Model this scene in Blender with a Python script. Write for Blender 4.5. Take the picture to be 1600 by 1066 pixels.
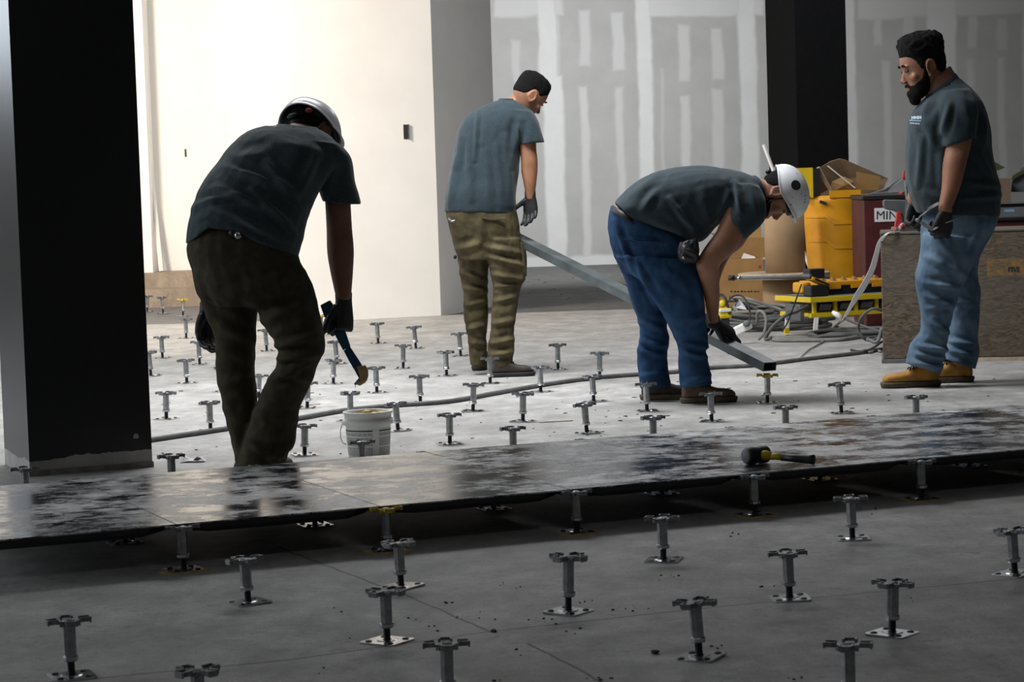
import bpy, bmesh, math, random
import numpy as np
from mathutils import Vector, Matrix, noise as mnoise

for _o in list(bpy.data.objects):
    bpy.data.objects.remove(_o)
scene = bpy.context.scene
COL = scene.collection
random.seed(7)
R0 = np.random.RandomState(5)

# ------------------------------------------------------------------ camera
F_PX, PITCH, ROLL, CAM_H = 3752.88, 0.0686709, -0.0321807, 1.07867
_fw = np.array([0, math.cos(PITCH), -math.sin(PITCH)])
_u0 = np.array([0, math.sin(PITCH), math.cos(PITCH)])
_r0 = np.array([1.0, 0, 0])
_rt = math.cos(ROLL) * _r0 + math.sin(ROLL) * _u0
_up = -math.sin(ROLL) * _r0 + math.cos(ROLL) * _u0
CAM = np.array([0, 0, CAM_H])
cam_data = bpy.data.cameras.new('camera')
cam_data.sensor_width = 36
cam_data.lens = F_PX * 36 / 1600
cam_data.clip_end = 200
cam_data.dof.use_dof = True
cam_data.dof.focus_distance = 10.0
cam_data.dof.aperture_fstop = 16
cam = bpy.data.objects.new('camera', cam_data)
COL.objects.link(cam)
M = Matrix.Identity(4)
for i in range(3):
    M[i][0] = _rt[i]; M[i][1] = _up[i]; M[i][2] = -_fw[i]; M[i][3] = CAM[i]
cam.matrix_world = M
scene.camera = cam


def ray(x, y):
    return _fw + _rt * (x - 800) / F_PX - _up * (y - 533) / F_PX


def at(x, y, Y):
    """point of the place at depth Y that is seen at a spot of the photograph"""
    d = ray(x, y)
    return CAM + d * (Y / d[1])


def gnd(x, y, z=0.0):
    d = ray(x, y)
    return CAM + d * ((z - CAM_H) / d[2])


# ------------------------------------------------------------------ world, lights, exposure
world = bpy.data.worlds.new('world')
scene.world = world
world.use_nodes = True
world.node_tree.nodes['Background'].inputs[0].default_value = (0.75, 0.86, 1.0, 1)
world.node_tree.nodes['Background'].inputs[1].default_value = 0.25
scene.view_settings.view_transform = 'Standard'
scene.view_settings.look = 'None'
scene.view_settings.gamma = 1
scene.view_settings.use_curve_mapping = False
scene.view_settings.exposure = 0.0


def area(name, loc, aim, sx, sy, power, color, spread=180):
    l = bpy.data.lights.new(name, 'AREA')
    l.shape = 'RECTANGLE'; l.size = sx; l.size_y = sy
    l.energy = power; l.color = color
    o = bpy.data.objects.new(name, l)
    COL.objects.link(o)
    o.location = loc
    o.rotation_euler = (Vector(aim) - Vector(loc)).to_track_quat('-Z', 'Y').to_euler()
    l.spread = math.radians(spread)
    return o


area('window_daylight', (-8.7, 9.5, 2.1), (0, 10.5, 1.2), 8.0, 3.0, 290, (0.86, 0.93, 1.0))
area('fill_light_left_far', (-8.7, 18.6, 3.1), (0, 16.0, 1.2), 4.0, 1.9, 220, (0.82, 0.91, 1.0))  # added cool light, brightens the near column's left face by reflection
area('work_light_bay', (-4.5, 15.2, 3.9), (-2.2, 20.2, 1.3), 0.9, 0.9, 300, (1.0, 0.88, 0.74), 130)
area('ceiling_light_middle', (-0.9, 11.6, 4.25), (-0.9, 12.5, 0), 3.6, 1.6, 262, (0.96, 0.98, 1.0), 142)
area('fill_light_stores', (2.6, 17.2, 4.25), (2.4, 17.2, 0), 2.0, 1.2, 62, (0.97, 0.98, 1.0))  # added lamp that lifts the white block's return and the stores
area('fill_light_hall', (0.3, 22.8, 4.25), (0.3, 28.4, 0.9), 2.4, 1.2, 265, (0.97, 0.98, 1.0), 120)  # added area light, aimed to brighten the drywall at the back
area('fill_light_rear', (0.8, 2.0, 4.25), (0.8, 2.0, 0), 2.0, 1.0, 26, (0.95, 0.97, 1.0))  # added weak fill over the foreground from the camera side

# ------------------------------------------------------------------ mesh helpers


class MB:
    def __init__(s):
        s.v = []; s.f = []

    def add(s, v, f):
        o = len(s.v)
        s.v += [tuple(float(c) for c in p) for p in v]
        s.f += [tuple(i + o for i in q) for q in f]
        return s

    def join(s, other):
        return s.add(other.v, other.f)

    def box(s, lo, hi, mat=None):
        x0, y0, z0 = lo; x1, y1, z1 = hi
        v = [(x0, y0, z0), (x1, y0, z0), (x1, y1, z0), (x0, y1, z0), (x0, y0, z1), (x1, y0, z1), (x1, y1, z1), (x0, y1, z1)]
        if mat is not None:
            v = [tuple(mat @ Vector(p)) for p in v]
        return s.add(v, [(0, 3, 2, 1), (4, 5, 6, 7), (0, 1, 5, 4), (1, 2, 6, 5), (2, 3, 7, 6), (3, 0, 4, 7)])

    def cbox(s, c, size, R=None):
        m = Matrix.Translation(Vector(c)) @ (R.to_4x4() if R is not None else Matrix.Identity(4))
        h = [a / 2 for a in size]
        return s.box([-a for a in h], h, m)

    def prism(s, pts, z0, z1, mat=None):
        n = len(pts)
        v = [(p[0], p[1], z0) for p in pts] + [(p[0], p[1], z1) for p in pts]
        if mat is not None:
            v = [tuple(mat @ Vector(p)) for p in v]
        f = [tuple(range(n - 1, -1, -1)), tuple(range(n, 2 * n))]
        f += [(i, (i + 1) % n, n + (i + 1) % n, n + i) for i in range(n)]
        return s.add(v, f)

    def lathe(s, prof, c=(0, 0, 0), n=24, mat=None, cap=True, phase=0.0):
        v = []; f = []
        for (r, z) in prof:
            for k in range(n):
                a = 2 * math.pi * k / n + phase
                v.append((r * math.cos(a), r * math.sin(a), z))
        for i in range(len(prof) - 1):
            for k in range(n):
                f.append((i * n + k, i * n + (k + 1) % n, (i + 1) * n + (k + 1) % n, (i + 1) * n + k))
        if cap:
            f.append(tuple(range(n - 1, -1, -1)))
            f.append(tuple((len(prof) - 1) * n + k for k in range(n)))
        if mat is not None:
            v = [tuple(mat @ Vector(p)) for p in v]
        v = [(p[0] + c[0], p[1] + c[1], p[2] + c[2]) for p in v]
        return s.add(v, f)

    def tube(s, pts, rad, n=8, cap=True):
        P = np.array(pts, float)
        m = len(P)
        rad = np.full(m, rad) if np.isscalar(rad) else np.array(rad, float)
        T = np.gradient(P, axis=0)
        T /= np.linalg.norm(T, axis=1)[:, None] + 1e-12
        ref = np.array([0, 0, 1.0])
        if abs(T[0] @ ref) > .9:
            ref = np.array([1.0, 0, 0])
        N = np.cross(T[0], ref); N /= np.linalg.norm(N)
        v = []; f = []
        for i in range(m):
            N = N - T[i] * (N @ T[i]); N /= np.linalg.norm(N) + 1e-12
            B = np.cross(T[i], N)
            for k in range(n):
                a = 2 * math.pi * k / n
                v.append(P[i] + rad[i] * (math.cos(a) * N + math.sin(a) * B))
        for i in range(m - 1):
            for k in range(n):
                f.append((i * n + k, i * n + (k + 1) % n, (i + 1) * n + (k + 1) % n, (i + 1) * n + k))
        if cap:
            f.append(tuple(range(n - 1, -1, -1)))
            f.append(tuple((m - 1) * n + k for k in range(n)))
        return s.add(v, f)

    def ellipsoid(s, c, axes, R=None, nu=16, nv=10):
        v = []; f = []
        Rm = np.array(R) if R is not None else np.eye(3)
        c = np.array(c, float)
        for i in range(1, nv):
            t = math.pi * i / nv
            for k in range(nu):
                a = 2 * math.pi * k / nu
                p = np.array([axes[0] * math.sin(t) * math.cos(a), axes[1] * math.sin(t) * math.sin(a), axes[2] * math.cos(t)])
                v.append(c + Rm @ p)
        for i in range(nv - 2):
            for k in range(nu):
                f.append((i * nu + k, (i + 1) * nu + k, (i + 1) * nu + (k + 1) % nu, i * nu + (k + 1) % nu))
        top = len(v); v.append(c + Rm @ np.array([0, 0, axes[2]]))
        bot = len(v); v.append(c - Rm @ np.array([0, 0, axes[2]]))
        for k in range(nu):
            f.append((top, k, (k + 1) % nu))
            f.append((bot, (nv - 2) * nu + (k + 1) % nu, (nv - 2) * nu + k))
        return s.add(v, f)

    def rings(s, R, cap=True):
        n, m = R.shape[:2]
        v = R.reshape(-1, 3).tolist(); f = []
        for i in range(n - 1):
            for k in range(m):
                f.append((i * m + k, i * m + (k + 1) % m, (i + 1) * m + (k + 1) % m, (i + 1) * m + k))
        if cap:
            v.append(R[0].mean(0).tolist()); v.append(R[-1].mean(0).tolist())
            a = n * m; b = a + 1
            for k in range(m):
                f.append((a, (k + 1) % m, k)); f.append((b, (n - 1) * m + k, (n - 1) * m + (k + 1) % m))
        return s.add(v, f)


def catmull(A, sub):
    A = np.array(A, float)
    if sub <= 1:
        return A
    P = np.concatenate([[2 * A[0] - A[1]], A, [2 * A[-1] - A[-2]]])
    out = []
    for i in range(1, len(P) - 2):
        for j in range(sub):
            t = j / sub
            out.append(.5 * ((2 * P[i]) + (-P[i - 1] + P[i + 1]) * t + (2 * P[i - 1] - 5 * P[i] + 4 * P[i + 1] - P[i + 2]) * t * t + (-P[i - 1] + 3 * P[i] - 3 * P[i + 1] + P[i + 2]) * t ** 3))
    out.append(A[-1])
    return np.array(out)


def sil(Y0, spec, sub=4, m=24, e=2.3, shrink=1.0, hollow=None, dz=0):
    """loft: each row is one cross-section (left edge, right edge, depth centre, half depth)"""
    S = catmull(spec, sub)
    Rg = []
    a = np.arange(m) * 2 * math.pi / m
    ca = np.sign(np.cos(a)) * np.abs(np.cos(a)) ** (2 / e)
    sa = np.sign(np.sin(a)) * np.abs(np.sin(a)) ** (2 / e)
    for (xl, yl, xr, yr, yc, yd) in S:
        L = at(xl, yl, Y0 + yc); Rr = at(xr, yr, Y0 + yc)
        C = (L + Rr) / 2; h = (Rr - L) / 2
        Rg.append(C + shrink * (np.outer(ca, h) + np.outer(sa, [0, yd, 0])))
    Rg = np.array(Rg)
    if hollow:
        k, q = hollow
        c = Rg[-1].mean(0)
        ext = [c + (Rg[-1] - c) * q]
        for j in range(2, k + 1):
            cj = Rg[-j].mean(0)
            ext.append(cj + (Rg[-j] - cj) * q)
        Rg = np.concatenate([Rg, np.array(ext)])
    return MB().rings(Rg)


def mesh_of(mb, name='mesh', smooth=False, recalc=True):
    me = bpy.data.meshes.new(name)
    me.from_pydata(mb.v, [], mb.f)
    if recalc:
        bm = bmesh.new(); bm.from_mesh(me)
        bmesh.ops.recalc_face_normals(bm, faces=bm.faces)
        bm.to_mesh(me); bm.free()
    if smooth:
        me.polygons.foreach_set('use_smooth', [True] * len(me.polygons))
    return me


def fuse(mbs, voxel=.006, smooth=3):
    mb = MB()
    for b in mbs:
        mb.join(b)
    me = mesh_of(mb, 'tmp')
    ob = bpy.data.objects.new('tmp', me)
    COL.objects.link(ob)
    md = ob.modifiers.new('r', 'REMESH'); md.mode = 'VOXEL'; md.voxel_size = voxel
    if smooth:
        sm = ob.modifiers.new('s', 'SMOOTH'); sm.factor = .5; sm.iterations = smooth
    dg = bpy.context.evaluated_depsgraph_get()
    dg.update()
    out = bpy.data.meshes.new_from_object(ob.evaluated_get(dg))
    bpy.data.objects.remove(ob); bpy.data.meshes.remove(me)
    out.polygons.foreach_set('use_smooth', [True] * len(out.polygons))
    return out


def folds(me, Y0, segs, namp=.003, nscale=9.0, stretch=(1, 1, .45), back=True):
    """press cloth folds into a mesh: soft creases plus a gentle overall rumple"""
    n = len(me.vertices)
    co = np.empty(n * 3); me.vertices.foreach_get('co', co); co = co.reshape(-1, 3)
    no = np.empty(n * 3); me.vertices.foreach_get('normal', no); no = no.reshape(-1, 3)
    d = np.zeros(n)
    for (x0, y0, x1, y1, amp, w) in segs:
        a = at(x0, y0, Y0)[[0, 2]]; b = at(x1, y1, Y0)[[0, 2]]
        P = co[:, [0, 2]]
        ab = b - a
        t = np.clip(((P - a) @ ab) / (ab @ ab), 0, 1)
        q = a + t[:, None] * ab
        dist = np.linalg.norm(P - q, axis=1)
        ww = w * Y0 / F_PX
        fall = np.sin(np.pi * np.clip(t * .9 + .05, 0, 1)) ** .6
        g = np.exp(-(dist / ww) ** 2) - .55 * np.exp(-((dist - 2 * ww) / ww) ** 2)
        face = np.clip(-no[:, 1] * 2 + .5, 0, 1)
        d += 1.35 * amp * g * fall * face
    if namp:
        for i in range(n):
            p = co[i]
            v = mnoise.noise(Vector((p[0] * nscale * stretch[0], p[1] * nscale * stretch[1], p[2] * nscale * stretch[2])))
            v2 = mnoise.noise(Vector((p[0] * nscale * 2.3, p[1] * nscale * 2.3 + 7, p[2] * nscale * 1.6)))
            d[i] += namp * (v * 1.3 + .6 * (1 - 3 * abs(v2)))
    co = co + no * d[:, None]
    me.vertices.foreach_set('co', co.ravel())
    me.update()
    return me


# ------------------------------------------------------------------ objects
def tag(o, label=None, cat=None, group=None, kind=None):
    if label: o['label'] = label
    if cat: o['category'] = cat
    if group: o['group'] = group
    if kind: o['kind'] = kind
    return o


def setmat(me, mat):
    me.materials.clear()
    for m in (mat if isinstance(mat, (list, tuple)) else [mat]):
        me.materials.append(m)


def empty(name, loc, label, cat, group=None):
    o = bpy.data.objects.new(name, None)
    o.empty_display_size = .1
    COL.objects.link(o)
    o.location = Vector(loc)
    o['off'] = [float(c) for c in loc]
    return tag(o, label, cat, group)


def off_of(o):
    while o.parent:
        o = o.parent
    return np.array(o.get('off', (0, 0, 0)), float)


def part(name, mb, mat, parent=None, smooth=False, label=None, local=False, bevel=0):
    """one mesh object; world-coordinate geometry unless local"""
    me = mb if isinstance(mb, bpy.types.Mesh) else mesh_of(mb, name, smooth)
    me.name = name
    setmat(me, mat)
    o = bpy.data.objects.new(name, me)
    COL.objects.link(o)
    if parent is not None:
        if not local:
            off = off_of(parent)
            me.transform(Matrix.Translation(Vector(-off)))
        o.parent = parent
    if bevel:
        b = o.modifiers.new('bevel', 'BEVEL'); b.width = bevel; b.segments = 2; b.limit_method = 'ANGLE'
    if label: o['label'] = label
    return o


def solo(name, mb, mat, label, cat, group=None, smooth=False, kind=None, bevel=0):
    """a one-mesh thing with its origin at its base"""
    me = mb if isinstance(mb, bpy.types.Mesh) else mesh_of(mb, name, smooth)
    me.name = name
    setmat(me, mat)
    co = np.empty(len(me.vertices) * 3); me.vertices.foreach_get('co', co); co = co.reshape(-1, 3)
    c = np.array([(co[:, 0].min() + co[:, 0].max()) / 2, (co[:, 1].min() + co[:, 1].max()) / 2, co[:, 2].min()])
    me.transform(Matrix.Translation(Vector(-c)))
    o = bpy.data.objects.new(name, me)
    COL.objects.link(o)
    o.location = Vector(c)
    if bevel:
        b = o.modifiers.new('bevel', 'BEVEL'); b.width = bevel; b.segments = 2; b.limit_method = 'ANGLE'
    return tag(o, label, cat, group, kind)


def struct(name, mb, mat, smooth=False):
    o = part(name, mb, mat, None, smooth)
    o['kind'] = 'structure'
    return o


def copy_tree(o, parent=None):
    c = o.copy()
    COL.objects.link(c)
    c.parent = parent
    for ch in list(o.children):
        copy_tree(ch, c)
    return c


# ------------------------------------------------------------------ materials
def newmat(name):
    m = bpy.data.materials.new(name)
    m.use_nodes = True
    nt = m.node_tree
    return m, nt, nt.nodes['Principled BSDF']


def N(nt, typ, **kw):
    n = nt.nodes.new(typ)
    for k, v in kw.items():
        if k in ('operation', 'data_type', 'blend_type', 'noise_dimensions', 'interpolation_type', 'clamp', 'bands_direction', 'wave_type', 'feature', 'use_clamp'):
            setattr(n, k, v)
        else:
            n.inputs[k.replace('_', ' ')].default_value = v
    return n


def math_n(nt, op, a, b=None, clamp=False):
    n = nt.nodes.new('ShaderNodeMath'); n.operation = op; n.use_clamp = clamp
    for i, x in enumerate((a, b)):
        if x is None:
            continue
        if isinstance(x, (int, float)):
            n.inputs[i].default_value = x
        else:
            nt.links.new(x, n.inputs[i])
    return n.outputs[0]


def mix_col(nt, fac, a, b, mode='MIX'):
    n = nt.nodes.new('ShaderNodeMix'); n.data_type = 'RGBA'; n.blend_type = mode
    for idx, x in ((0, fac), (6, a), (7, b)):
        if isinstance(x, (int, float)):
            n.inputs[idx].default_value = x
        elif isinstance(x, (tuple, list)):
            n.inputs[idx].default_value = (*x[:3], 1)
        else:
            nt.links.new(x, n.inputs[idx])
    return n.outputs[2]


def coords(nt, kind='Object', scale=(1, 1, 1)):
    tc = nt.nodes.new('ShaderNodeTexCoord')
    mp = nt.nodes.new('ShaderNodeMapping')
    mp.inputs['Scale'].default_value = scale
    nt.links.new(tc.outputs[kind], mp.inputs['Vector'])
    return mp.outputs['Vector']


def noise_f(nt, vec, scale, detail=4, rough=.55, lo=.35, hi=.65):
    n = nt.nodes.new('ShaderNodeTexNoise')
    n.inputs['Scale'].default_value = scale; n.inputs['Detail'].default_value = detail; n.inputs['Roughness'].default_value = rough
    nt.links.new(vec, n.inputs['Vector'])
    mr = nt.nodes.new('ShaderNodeMapRange')
    mr.inputs['From Min'].default_value = lo; mr.inputs['From Max'].default_value = hi
    nt.links.new(n.outputs['Fac'], mr.inputs['Value'])
    return mr.outputs['Result']


def bump(nt, bsdf, h, strength, dist=.01):
    b = nt.nodes.new('ShaderNodeBump')
    b.inputs['Strength'].default_value = strength; b.inputs['Distance'].default_value = dist
    nt.links.new(h, b.inputs['Height'])
    nt.links.new(b.outputs['Normal'], bsdf.inputs['Normal'])


def simple(name, col, rough=.6, metal=0.0, var=.25, scale=12, bstr=.0, bscale=60, col2=None, spec=None, vscale=(1, 1, 1), sheen=0):
    m, nt, b = newmat(name)
    vec = coords(nt, 'Object', vscale)
    f = noise_f(nt, vec, scale)
    c2 = col2 if col2 else tuple(c * (1 - var) for c in col)
    nt.links.new(mix_col(nt, f, c2, col), b.inputs['Base Color'])
    b.inputs['Roughness'].default_value = rough
    b.inputs['Metallic'].default_value = metal
    if spec is not None:
        b.inputs['Specular IOR Level'].default_value = spec
    if sheen:
        b.inputs['Sheen Weight'].default_value = sheen
        b.inputs['Sheen Roughness'].default_value = .5
    if bstr:
        bump(nt, b, noise_f(nt, vec, bscale, 3, .6, 0, 1), bstr)
    return m


MAT = {}
MAT['steel'] = simple('galvanised_steel', (.40, .41, .42), .34, .85, .35, 40)
MAT['steel_bright'] = simple('bright_zinc', (.62, .63, .65), .22, .95, .25, 30)
MAT['cast'] = simple('cast_steel_head', (.30, .31, .32), .36, .8, .5, 60, .3, 90)
MAT['rod'] = simple('black_rod', (.012, .012, .013), .5, .4)
MAT['glue_yellow'] = simple('yellow_adhesive', (.55, .38, .02), .45, 0, .5, 40, .3, 60)
MAT['glue_tan'] = simple('tan_adhesive', (.60, .42, .16), .5, 0, .4, 30, .4, 60)
MAT['skin'] = simple('skin', (.30, .135, .075), .55, 0, .22, 14, .1, 90)
MAT['skin_light'] = simple('skin_warm', (.33, .15, .08), .55, 0, .2, 14, .1, 90)
MAT['skin_dark'] = simple('skin_tan', (.24, .105, .06), .55, 0, .22, 14, .1, 90)
MAT['shirt'] = simple('dark_teal_cotton', (.060, .082, .091), .9, 0, .28, 160, .25, 240, spec=.2, sheen=.15)
MAT['shirt2'] = simple('faded_teal_cotton', (.030, .047, .057), .9, 0, .28, 160, .25, 240, spec=.2, sheen=.15)
MAT['trousers'] = simple('brown_olive_canvas', (.068, .056, .036), .9, 0, .3, 30, .2, 300, spec=.15)
MAT['khaki'] = simple('stained_khaki_canvas', (.105, .085, .046), .9, 0, 0, 14, .2, 260, col2=(.045, .036, .019), spec=.15)
MAT['denim'] = simple('dark_denim', (.030, .075, .155), .88, 0, 0, 9, .25, 300, col2=(.013, .034, .082), spec=.15)
MAT['denim_light'] = simple('faded_denim', (.155, .225, .30), .88, 0, 0, 9, .25, 300, col2=(.062, .105, .165), spec=.15)
MAT['belt'] = simple('dark_leather', (.022, .014, .010), .5)
MAT['leather'] = simple('brown_leather', (.13, .085, .05), .7, 0, .45, 25, .2, 80)
MAT['leather_dark'] = simple('worn_dark_leather', (.045, .035, .028), .7, 0, .45, 25, .2, 80)
MAT['wheat'] = simple('wheat_leather', (.48, .23, .035), .7, 0, .4, 20, .2, 80)
MAT['sole'] = simple('rubber_sole', (.10, .075, .045), .8, 0, .4, 30)
MAT['sole_dark'] = simple('dark_sole', (.02, .02, .02), .8)
MAT['lace'] = simple('dark_laces', (.012, .010, .009), .8)
MAT['glove'] = simple('black_glove', (.008, .008, .009), .55, 0, .3, 60, .2, 150)
MAT['hair'] = simple('black_hair', (.006, .005, .005), .75, 0, .3, 60, .8, 300, spec=.15)
MAT['stubble'] = simple('dark_beard', (.010, .008, .006), .85, 0, .4, 90, .8, 300, spec=.12)
MAT['eye'] = simple('eye_white', (.10, .085, .075), .35)
MAT['iris'] = simple('dark_iris', (.01, .007, .005), .2)
MAT['helmet'] = simple('white_shell', (.86, .87, .90), .28, 0, .10, 9)
MAT['liner'] = simple('black_liner', (.008, .008, .009), .6)
MAT['red'] = simple('red_plastic', (.42, .03, .025), .45, 0, .2)
MAT['print_dark'] = simple('dark_print', (.02, .022, .025), .6)
MAT['print_light'] = simple('pale_print', (.55, .60, .64), .8)
MAT['print_blue'] = simple('blue_print', (.20, .38, .58), .8)
MAT['blue'] = simple('blue_plastic', (.012, .085, .15), .4, 0, .3)
MAT['tube'] = simple('mill_steel', (.16, .185, .19), .42, .55, .45, 7, .1, 60, vscale=(1, 1, 1))
MAT['black'] = simple('black_plastic', (.012, .012, .013), .45)
MAT['grey_plastic'] = simple('grey_plastic', (.10, .105, .11), .5)
MAT['yellow'] = simple('yellow_paint', (.72, .53, .012), .45, 0, .15, 6)
MAT['amber'] = simple('amber_plastic', (.78, .36, .008), .45, 0, .22, 5, .05, 40)
MAT['bin_red'] = simple('oxblood_paint', (.085, .010, .012), .5, 0, .35, 6)
MAT['cardboard'] = simple('cardboard', (.33, .195, .07), .85, 0, .22, 6, .05, 60)
MAT['cardboard_grey'] = simple('dusty_cardboard', (.22, .155, .095), .85, 0, .25, 6)
MAT['kraft'] = simple('kraft_tube', (.36, .235, .125), .75, 0, .18, 5)
MAT['wood'] = simple('plywood', (.52, .42, .31), .75, 0, .35, 20, vscale=(1, 6, 1))
MAT['cable'] = simple('grey_cable', (.11, .11, .105), .6, 0, .3, 12)
MAT['cable_pale'] = simple('dusty_cable', (.24, .235, .22), .7, 0, .3, 12)
MAT['white'] = simple('white_plastic', (.88, .87, .84), .45, 0, .12)
MAT['paper'] = simple('white_paper', (.75, .76, .78), .8, 0, .1)
MAT['debris'] = simple('dark_crumbs', (.05, .042, .035), .9, 0, .5)
MAT['slate'] = simple('grey_sheet', (.15, .155, .16), .6, 0, .3, 5)
MAT['moss'] = simple('olive_packing', (.075, .085, .025), .8, 0, .4, 30)
MAT['hose'] = simple('grey_hose', (.13, .13, .128), .6, 0, .35, 20)

# ------------------------------------------------------------------ setting: floor
TH = 0.401372
U = np.array([math.cos(TH), math.sin(TH), 0]); V = np.array([-math.sin(TH), math.cos(TH), 0])
W = 0.6096
O = np.array([-0.961435, 6.70839, 0])
ZT = 0.131


def seg_mask(nt, pos, a, b, w0, w1):
    def vm(op, x, y=None, out=0):
        n = nt.nodes.new('ShaderNodeVectorMath'); n.operation = op
        for i, q in enumerate((x, y)):
            if q is None: continue
            if isinstance(q, (tuple, list, np.ndarray)): n.inputs[i].default_value = tuple(float(c) for c in q)
            else: nt.links.new(q, n.inputs[i])
        return n.outputs['Value'] if op in ('DOT_PRODUCT', 'LENGTH') else n.outputs[0]
    a = np.array([a[0], a[1], 0]); b = np.array([b[0], b[1], 0]); d = b - a
    p = vm('SUBTRACT', pos, a)
    t = math_n(nt, 'DIVIDE', vm('DOT_PRODUCT', p, d), float(d @ d), True)
    sc = nt.nodes.new('ShaderNodeVectorMath'); sc.operation = 'SCALE'
    sc.inputs[0].default_value = tuple(d); nt.links.new(t, sc.inputs['Scale'])
    q = vm('SUBTRACT', p, sc.outputs[0])
    dist = vm('LENGTH', q)
    mr = nt.nodes.new('ShaderNodeMapRange'); mr.interpolation_type = 'SMOOTHSTEP'
    mr.inputs['From Min'].default_value = w0; mr.inputs['From Max'].default_value = w1
    mr.inputs['To Min'].default_value = 1; mr.inputs['To Max'].default_value = 0
    nt.links.new(dist, mr.inputs['Value'])
    return mr.outputs['Result']


def concrete(name, c0, c1, lines=()):
    m, nt, b = newmat(name)
    vec = coords(nt)
    big = noise_f(nt, vec, .8, 6, .6, .3, .7)
    strk = noise_f(nt, coords(nt, 'Object', (1.5, .9, 1)), 3.4, 9, .72, .42, .62)
    fine = noise_f(nt, vec, 55, 5, .7, .2, .8)
    col = mix_col(nt, big, c0, c1)
    col = mix_col(nt, math_n(nt, 'MULTIPLY', strk, .85), col, tuple(c * .44 for c in c0))
    col = mix_col(nt, math_n(nt, 'MULTIPLY', fine, .55), col, tuple(c * .55 for c in c0))
    mid = noise_f(nt, vec, 6.5, 9, .72, .38, .62)
    col = mix_col(nt, math_n(nt, 'MULTIPLY', mid, .7), col, tuple(c * .55 for c in c0))
    gran = noise_f(nt, vec, 170, 3, .8, .42, .58)
    col = mix_col(nt, math_n(nt, 'MULTIPLY', gran, .55), col, tuple(c * .45 for c in c0))
    spots = noise_f(nt, vec, 11, 5, .65, .63, .72)
    col = mix_col(nt, math_n(nt, 'MULTIPLY', spots, .45), col, tuple(c * .42 for c in c0))
    dirt = math_n(nt, 'MULTIPLY', noise_f(nt, vec, 20, 9, .75, .53, .64), noise_f(nt, vec, 1.7, 4, .6, .42, .6))
    col = mix_col(nt, math_n(nt, 'MULTIPLY', dirt, .7), col, tuple(c * k for c, k in zip(c0, (.30, .28, .25))))
    if lines:
        wob = nt.nodes.new('ShaderNodeTexNoise'); wob.inputs['Scale'].default_value = 9
        nt.links.new(vec, wob.inputs['Vector'])
        ad = nt.nodes.new('ShaderNodeVectorMath'); ad.operation = 'MULTIPLY_ADD'
        nt.links.new(wob.outputs['Color'], ad.inputs[0])
        ad.inputs[1].default_value = (.014, .014, 0)
        nt.links.new(vec, ad.inputs[2])
        acc = None
        for (a, bb, w0, w1) in lines:
            s = seg_mask(nt, ad.outputs[0], a, bb, w0, w1)
            acc = s if acc is None else math_n(nt, 'MAXIMUM', acc, s)
        col = mix_col(nt, math_n(nt, 'MULTIPLY', acc, .8), col, (.035, .033, .03))
    nt.links.new(col, b.inputs['Base Color'])
    b.inputs['Roughness'].default_value = .62
    b.inputs['Specular IOR Level'].default_value = .45
    hsum = math_n(nt, 'ADD', math_n(nt, 'MULTIPLY', fine, .4), strk)
    bump(nt, b, hsum, .25, .004)
    return m


def gl(*a):
    return [(gnd(a[i][0], a[i][1]), gnd(a[i + 1][0], a[i + 1][1]), .002, .006) for i in range(len(a) - 1)]


LINES = gl((-40, 1078), (460, 1030), (770, 986), (1100, 950), (1640, 899)) + gl((440, 855), (505, 880), (640, 930), (770, 986)) \
    + gl((830, 1005), (900, 1040), (960, 1075)) + gl((238, 585), (340, 578), (620, 555), (1000, 540)) + gl((560, 655), (900, 600), (1300, 560))
MAT['concrete'] = concrete('concrete_slab', (.51, .495, .475), (.80, .785, .76), LINES)
MAT['concrete_far'] = concrete('stained_concrete', (.17, .165, .16), (.26, .255, .25))
YL = 18.9
struct('floor', MB().box((-9, -6, -.2), (9, YL, 0)), MAT['concrete'])
struct('floor_hall', MB().box((-9, YL, -.2), (9, 28.6, -.004)), MAT['concrete_far'])

# ------------------------------------------------------------------ setting: walls
MAT['wall_white'] = simple('white_paint', (.80, .79, .77), .6, 0, .05, 3, .04, 120)
MAT['wall_dark'] = simple('unpainted_board', (.22, .22, .22), .8, 0, .15, 2)
MAT['ceiling'] = simple('ceiling_board', (.30, .30, .30), .8, 0, .1, 2)


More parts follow.
